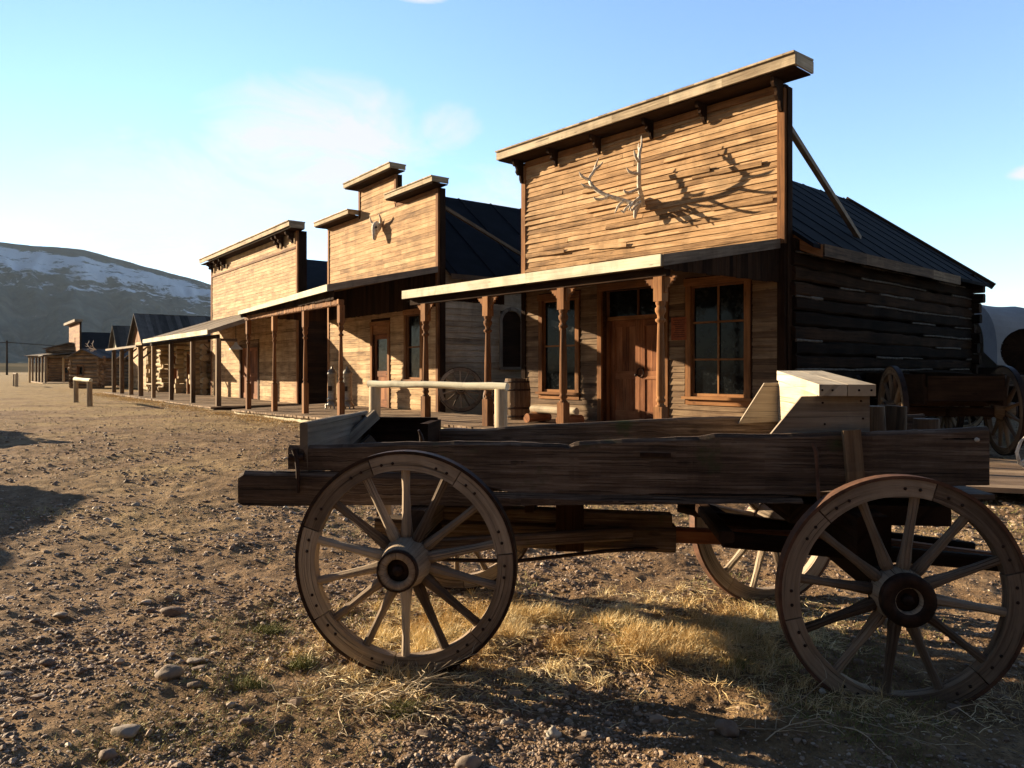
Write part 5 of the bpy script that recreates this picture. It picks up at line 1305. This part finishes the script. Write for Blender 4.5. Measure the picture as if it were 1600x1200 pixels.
def straw_wagon():
    xs, ys, rl = [], [], []
    def add(n, cx, cy, sx, sy, thr=.0, f=1):
        x = RNG.normal(cx, sx, n); y = RNG.normal(cy, sy, n); k = fbm(x*2.6, y*2.6, 55, 4) > thr; xs.append(x[k]); ys.append(y[k]); rl.append(np.full(k.sum(), f))
    def clumps(nc, nb, cx, cy, sx, sy, thr):
        x = RNG.normal(cx, sx, nc); y = RNG.normal(cy, sy, nc); k = fbm(x*2.6, y*2.6, 55, 4) > thr; x, y = x[k], y[k]
        xs.append((x[:, None]+RNG.normal(0, .022, (len(x), nb))).ravel()); ys.append((y[:, None]+RNG.normal(0, .02, (len(x), nb))).ravel()); rl.append(np.full(len(x)*nb, 2))
    add(15000, .0, 4.35, .45, .33, .36); add(19000, .8, 4.2, .50, .28, .37); add(1500, 1.4, 4.5, .3, .25, .44)
    add(1800, -.75, 3.85, .22, .18, .38); add(1800, -.3, 3.55, .40, .12, .40); add(1700, 1.75, 3.42, .5, .14, .40); add(400, 2.6, 3.9, .4, .4, .4); add(1000, 1.3, 5.0, .35, .2, .42)
    clumps(440, 34, .35, 4.25, .6, .30, .40); clumps(110, 30, .9, 4.0, .5, .15, .40); clumps(40, 24, -.65, 3.8, .3, .2, .38); clumps(40, 24, 1.7, 3.5, .5, .15, .4)
    x = np.concatenate(xs); y = np.concatenate(ys); r = np.concatenate(rl); n = len(x)
    up = (r == 2)
    L = np.where(up, RNG.uniform(.03, .09, n), RNG.uniform(.03, .12, n)); lean = np.where(up, np.abs(RNG.normal(.25, .3, n)), RNG.uniform(1.1, 1.62, n))
    g = fbm(x*3, y*3, 12, 3)
    tone = np.clip(RNG.normal(.76, .22, n)+(g-.48)*1.2, 0, 1)
    blades('dry_straw', 'matted dry golden straw around and beneath the wagon wheels', pts(x, y, .004), L, RNG.uniform(.0018, .0042, n), lean, 'straw', tone, curve=.5)
straw_wagon()
def short_grass():
    n = 110000; x, y, r = scatter_polar(n, 2.4, 40)
    m = fbm(x*1.3, y*1.3, 91, 4); k = RNG.random(n) < np.clip((m-.47)*6, 0, 1)
    for F in (F1, F2, F3):
        o = F.out(x, y); k &= ~((o < 3.0) & (y > 9)) | (x > 3.5)
    x, y, r = x[k], y[k], r[k]; n = len(x); s = .5+.13*np.minimum(r, 16)
    g = fbm(x*.8, y*.8, 44, 3)
    blades('short_grass', 'sparse short yellow green grass tufts across the street', pts(x, y), RNG.uniform(.012, .035, n)*s, RNG.uniform(.002, .004, n)*s*1.2, RNG.uniform(0, 1.0, n), 'green', np.clip(RNG.normal(.55, .25, n)-(g-.5)*.9, 0, 1), segs=2)
short_grass()
def porch_grass():
    X, Y = [], []
    for F, u0, u1 in ((F2, -2, 7.5), (F3, -.8, 11), (F3, 11, 21)):
        n = 5500; u = RNG.uniform(u0, u1, n); o = 3.0+np.abs(RNG.normal(0, .45, n)); X.append((F.C.x+F.d.x*u+F.n.x*o)*F.k); Y.append((F.C.y+F.d.y*u+F.n.y*o)*F.k)
    x = np.concatenate(X); y = np.concatenate(Y); n = len(x); k = fbm(x*1.5, y*1.5, 14, 3) > .36; x, y = x[k], y[k]; n = len(x)
    blades('porch_edge_grass', 'dry yellow grass growing along the edge of the porch decks', pts(x, y), RNG.uniform(.03, .11, n), RNG.uniform(.006, .014, n), RNG.uniform(0, .9, n), 'straw', np.clip(RNG.normal(.55, .22, n), 0, 1), segs=2)
porch_grass()
def tuft(label, px, py, w, n=260, mat='green'):
    Y = EYE*FPX/(py-578); X = (px-800)/FPX*Y; s = w*Y/FPX/2
    x = RNG.normal(X, s*.5, n); y = RNG.normal(Y, s*.35, n)
    o = blades('grass_tuft', label, pts(x, y), RNG.uniform(.03, .07, n), RNG.uniform(.002, .004, n), RNG.uniform(0, .9, n), mat, np.clip(RNG.normal(.35, .2, n), 0, 1), kind=None, cat='grass tuft', segs=3)
tuft('bright green grass tuft left of the rear wheel', 470, 1045, 40)
tuft('small green tuft on bare dirt below the twigs', 628, 1112, 60)
tuft('yellow green tuft with a dark shadow left of the wheel', 392, 1072, 60)
tuft('yellowish tuft on the little rise above the green ones', 420, 985, 48, 400)
tuft('green tuft at the foot of the mound below the straw', 1150, 1040, 50)
def twigs():
    m = MB('twig')
    def branch(p, a, el, L, r, d):
        pts_ = [Vector(p)]; n = 4; aa, ee = a, el
        for k in range(n):
            aa += random.uniform(-.35, .35); ee += random.uniform(-.25, .2); q = pts_[-1]+Vector((math.cos(aa)*math.cos(ee), math.sin(aa)*math.cos(ee), math.sin(ee)))*L/n
            q.z = max(q.z, gz(q.x, q.y)+.004); pts_.append(q)
        m.tube(pts_, [r*(1-.6*k/n) for k in range(n+1)], 5, tone=random.random())
        if d:
            for k in range(1, n+1):
                if random.random() < .75: branch(pts_[k], aa+random.choice((-1, 1))*random.uniform(.4, 1.1), random.uniform(-.1, .5), L*random.uniform(.35, .6), r*.6, d-1)
    for k in range(20):
        x = random.gauss(-.62, .17); y = random.gauss(3.42, .08); branch((x, y, gz(x, y)+.01), random.gauss(-.9, .9), random.uniform(.0, .55), random.uniform(.18, .42), random.uniform(.003, .0055), 2)
    for k in range(6):
        x = random.gauss(1.6, .4); y = random.gauss(3.15, .1); branch((x, y, gz(x, y)+.01), random.gauss(-.5, .9), random.uniform(.0, .4), random.uniform(.2, .4), .003, 1)
    tag(m.build('dry_twigs'), 'tangle of bleached dry twigs at the foot of the rear wheel', 'twigs', kind='stuff')
twigs()
def lone_stick(label, px, py, dx, dy, L):
    Y = EYE*FPX/(py-578); X = (px-800)/FPX*Y; z = gz(X, Y)
    m = MB('twig'); m.tube([(0, 0, .006), (dx*L*.5, dy*L*.5, .02), (dx*L, dy*L, .012)], [.003, .003, .0015], 5)
    o = m.build('stick'); o.location = (X, Y, z); tag(o, label, 'stick')
lone_stick('single pale curved stick on the dirt left of the grass tufts', 442, 1100, .7, -.5, .14)
lone_stick('short bleached stick lying in the shade below the rear wheel', 706, 1064, 1, -.05, .13)

# ------------------------------------------------------------------ hills
def hill_material():
    m, nt, b = nodes('sage_and_snow_slope')
    tc = nt.nodes.new('ShaderNodeTexCoord').outputs['Object']
    n1 = noise(nt, mapping(nt, tc, (.004, .004, .004)), 1, 8, .65); n2 = noise(nt, mapping(nt, tc, (.02, .02, .02)), 1, 7, .7)
    sx = nt.nodes.new('ShaderNodeSeparateXYZ'); nt.links.new(tc, sx.inputs[0])
    c = ramp(nt, n1, [(.35, (.035, .052, .055)), (.5, (.07, .08, .075)), (.65, (.14, .12, .095))])
    c = mixc(nt, .6, c, ramp(nt, n2, [(.36, .2), (.64, 1.4)]), 'MULTIPLY')
    n3 = noise(nt, mapping(nt, tc, (.013, .010, .034)), 1, 7, .68, .6)
    at = nt.nodes.new('ShaderNodeAttribute'); at.attribute_name = 'tone'; band = nt.nodes.new('ShaderNodeMapRange'); band.inputs[1].default_value = .45; band.inputs[2].default_value = .78; nt.links.new(at.outputs['Fac'], band.inputs[0])
    top = nt.nodes.new('ShaderNodeMapRange'); top.inputs[1].default_value = .99; top.inputs[2].default_value = .90; nt.links.new(at.outputs['Fac'], top.inputs[0])
    s = mathn(nt, 'ADD', n3, mathn(nt, 'MULTIPLY', mathn(nt, 'MULTIPLY', band.outputs[0], top.outputs[0]), .30))
    s = mathn(nt, 'ADD', s, mathn(nt, 'MULTIPLY', mathn(nt, 'SUBTRACT', n2, .5), .5))
    c = mixc(nt, ramp(nt, s, [(.70, 0.0), (.76, .8)]), c, (.82, .84, .88))
    nt.links.new(c, b.inputs['Base Color']); b.inputs['Roughness'].default_value = 1; b.inputs['Specular IOR Level'].default_value = 0
    bump(nt, b, n2, .8, 8)
    M['hill'] = m
hill_material()
def hills():
    # crest profile measured as azimuth -> height at 2100 m
    px = np.array([-900, -500, -200, 0, 50, 130, 180, 240, 290, 330, 400, 520, 700, 900, 1100, 1300, 1600, 2200])
    py = np.array([330, 345, 368, 378, 384, 391, 404, 420, 435, 446, 468, 500, 528, 546, 556, 562, 566, 570])
    az = np.arctan((px-800)/FPX)
    a = np.linspace(math.radians(-62), math.radians(52), 700); q = np.linspace(0, 1, 150)
    A, Q = np.meshgrid(a, q); D = 900+Q*1800
    crest = np.interp(A, az, (578-py)*2016/FPX*np.cos(az)); 
    prof = np.clip(Q/.62, 0, 1); sh = np.where(Q < .62, (prof**1.5), 1-.75*((Q-.62)/.38)**2)
    X = np.sin(A)*D; Y = np.cos(A)*D
    rough = (fbm(X*.004, Y*.004, 5, 6)-.5); gul = np.abs(fbm(A*26+rough*1.2, D*.0014, 8, 5)-.5)
    Z = crest*sh+rough*60*sh*(1-.6*np.exp(-((Q-.62)/.1)**2))-gul*120*np.sin(np.clip(Q/.62, 0, 1)*math.pi)**1.0*np.clip(crest/150, 0, 1)
    Z = Z-6*(1-prof)
    V_ = np.stack([X, Y, Z], -1).reshape(-1, 3); nr, na = X.shape
    i = np.arange(nr-1)[:, None]*na+np.arange(na-1)[None, :]; F_ = np.stack([i, i+1, i+1+na, i+na], -1).reshape(-1, 4)[:, ::-1]
    fr = (Z/np.maximum(crest, 5)).reshape(-1)[F_].mean(1); o = mesh_np('hills', V_, F_, ['hill'], fr, smooth=True); o['kind'] = 'structure'
hills()
def foothill():
    az = np.linspace(math.radians(-60), math.radians(-5), 200); q = np.linspace(0, 1, 30); A, Q = np.meshgrid(az, q); D = 420+Q*420
    X = np.sin(A)*D; Y = np.cos(A)*D; Z = 8.5*np.sin(Q*math.pi)*(fbm(X*.006, Y*.006, 4, 4)*1.3+.2)-1
    V_ = np.stack([X, Y, Z], -1).reshape(-1, 3); nr, na = X.shape
    i = np.arange(nr-1)[:, None]*na+np.arange(na-1)[None, :]; F_ = np.stack([i, i+1, i+1+na, i+na], -1).reshape(-1, 4)[:, ::-1]
    M['sage'] = plain('sage_flat', (.10, .085, .055), (.19, .15, .09), .02, 1, bstr=0, spec=0)
    o = mesh_np('foothills', V_, F_, ['sage'], smooth=True); o['kind'] = 'structure'
foothill()

# ------------------------------------------------------------------ light
SUN_AZ = 155.1; SUN_EL = 14.4   # azimuth counter clockwise from +X
def lights():
    a, e = R(SUN_AZ), R(SUN_EL); s = Vector((math.cos(a)*math.cos(e), math.sin(a)*math.cos(e), math.sin(e)))
    ld = bpy.data.lights.new('sun', 'SUN'); ld.energy = 5; ld.angle = R(.5); ld.color = (1, .80, .54)
    lo = bpy.data.objects.new('sun', ld); COL.objects.link(lo); lo.rotation_euler = s.to_track_quat('Z', 'Y').to_euler(); lo.location = (-30, 20, 30)
    w = bpy.data.worlds.new('World'); S.world = w; w.use_nodes = True; nt = w.node_tree; nt.nodes.clear()
    o = nt.nodes.new('ShaderNodeOutputWorld'); bg = nt.nodes.new('ShaderNodeBackground'); sk = nt.nodes.new('ShaderNodeTexSky')
    sk.sky_type = 'NISHITA'; sk.sun_disc = False; sk.sun_elevation = e; sk.sun_rotation = R(90-SUN_AZ); sk.altitude = 1500; sk.air_density = 1.25; sk.dust_density = .1; sk.ozone_density = 2.5
    tc = nt.nodes.new('ShaderNodeTexCoord').outputs['Generated']
    nm = nt.nodes.new('ShaderNodeVectorMath'); nm.operation = 'NORMALIZE'; nt.links.new(tc, nm.inputs[0]); d = nm.outputs[0]
    def blob(px, py, w0, w1, s):
        c = Vector(((px-800)/FPX, 1, (578-py)/FPX)).normalized()
        df = nt.nodes.new('ShaderNodeVectorMath'); df.operation = 'SUBTRACT'; nt.links.new(d, df.inputs[0]); df.inputs[1].default_value = c
        ln = nt.nodes.new('ShaderNodeVectorMath'); ln.operation = 'LENGTH'; nt.links.new(mapping(nt, df.outputs[0], s), ln.inputs[0])
        mr = nt.nodes.new('ShaderNodeMapRange'); mr.inputs[1].default_value = w1; mr.inputs[2].default_value = w0; mr.interpolation_type = 'SMOOTHSTEP'; nt.links.new(ln.outputs['Value'], mr.inputs[0]); return mr.outputs[0]
    n1 = noise(nt, mapping(nt, d, (6, 6, 15)), 1, 9, .66, 1.0); n2 = noise(nt, mapping(nt, d, (3, 3, 10), (4, 2, 1)), 1, 5, .6, .3)
    m1 = mathn(nt, 'MAXIMUM', mathn(nt, 'MAXIMUM', blob(490, 230, .02, .26, (1, 1, 1.7)), mathn(nt, 'MULTIPLY', blob(290, 340, .05, .30, (1, 1, 1.8)), .8)), mathn(nt, 'MULTIPLY', blob(700, 200, .0, .10, (1, 1, 1.5)), .7))
    m1 = mathn(nt, 'MAXIMUM', m1, mathn(nt, 'MULTIPLY', blob(800, 330, .0, .28, (1, 1, 2)), .7)); m1 = mathn(nt, 'MAXIMUM', m1, mathn(nt, 'MULTIPLY', blob(1620, 268, .0, .05, (1, 1, 3)), 1)); m1 = mathn(nt, 'MAXIMUM', m1, blob(660, -4, .0, .06, (1, 1, 5)))
    c = mathn(nt, 'MULTIPLY', mathn(nt, 'ADD', n1, mathn(nt, 'MULTIPLY', m1, .12)), mathn(nt, 'POWER', m1, .7))
    cm = ramp(nt, c, [(.30, 0.0), (.58, .9)])
    # the sky is much brighter on the sun's side than behind the camera
    dt = nt.nodes.new('ShaderNodeVectorMath'); dt.operation = 'DOT_PRODUCT'; nt.links.new(d, dt.inputs[0]); dt.inputs[1].default_value = Vector((.28, .95, -.10)).normalized()
    gl = nt.nodes.new('ShaderNodeMapRange'); gl.interpolation_type = 'SMOOTHSTEP'; gl.inputs[1].default_value = -.05; gl.inputs[2].default_value = .85; gl.inputs[3].default_value = .5; gl.inputs[4].default_value = GLOW
    nt.links.new(dt.outputs['Value'], gl.inputs[0])
    vs = nt.nodes.new('ShaderNodeVectorMath'); vs.operation = 'SCALE'; nt.links.new(mixc(nt, 1.0, sk.outputs[0], (.96, .97, 1.06), 'MULTIPLY'), vs.inputs[0]); nt.links.new(gl.outputs[0], vs.inputs['Scale'])
    tint = mixc(nt, cm, vs.outputs[0], (CLOUD, CLOUD*.99, CLOUD*.97))
    nt.links.new(tint, bg.inputs[0]); bg.inputs[1].default_value = SKY; nt.links.new(bg.outputs[0], o.inputs[0])
CLOUD = 6.3; SKY = .05; GLOW = 2.35
lights()
def haze():
    m = bpy.data.materials.new('thin_air'); m.use_nodes = True; nt = m.node_tree; nt.nodes.clear()
    o = nt.nodes.new('ShaderNodeOutputMaterial'); v = nt.nodes.new('ShaderNodeVolumePrincipled'); v.inputs['Color'].default_value = (.62, .80, 1, 1); v.inputs['Density'].default_value = .000065; v.inputs['Anisotropy'].default_value = .0
    nt.links.new(v.outputs[0], o.inputs['Volume'])
    b = MB(); b.v = []; b.box(-3150, 3150, -3150, 3150, -8, 380); o2 = b.build('haze'); o2.data.materials.append(m); o2['kind'] = 'stuff'; o2['label'] = 'thin bluish air over the valley'
haze()
S.render.engine = 'CYCLES'
S.view_settings.view_transform = 'Standard'; S.view_settings.look = 'None'; S.view_settings.exposure = 1.62; S.view_settings.gamma = 1
S.cycles.max_bounces = 6; S.cycles.diffuse_bounces = 3; S.cycles.use_denoising = True
S.render.resolution_x = 1024; S.render.resolution_y = 768
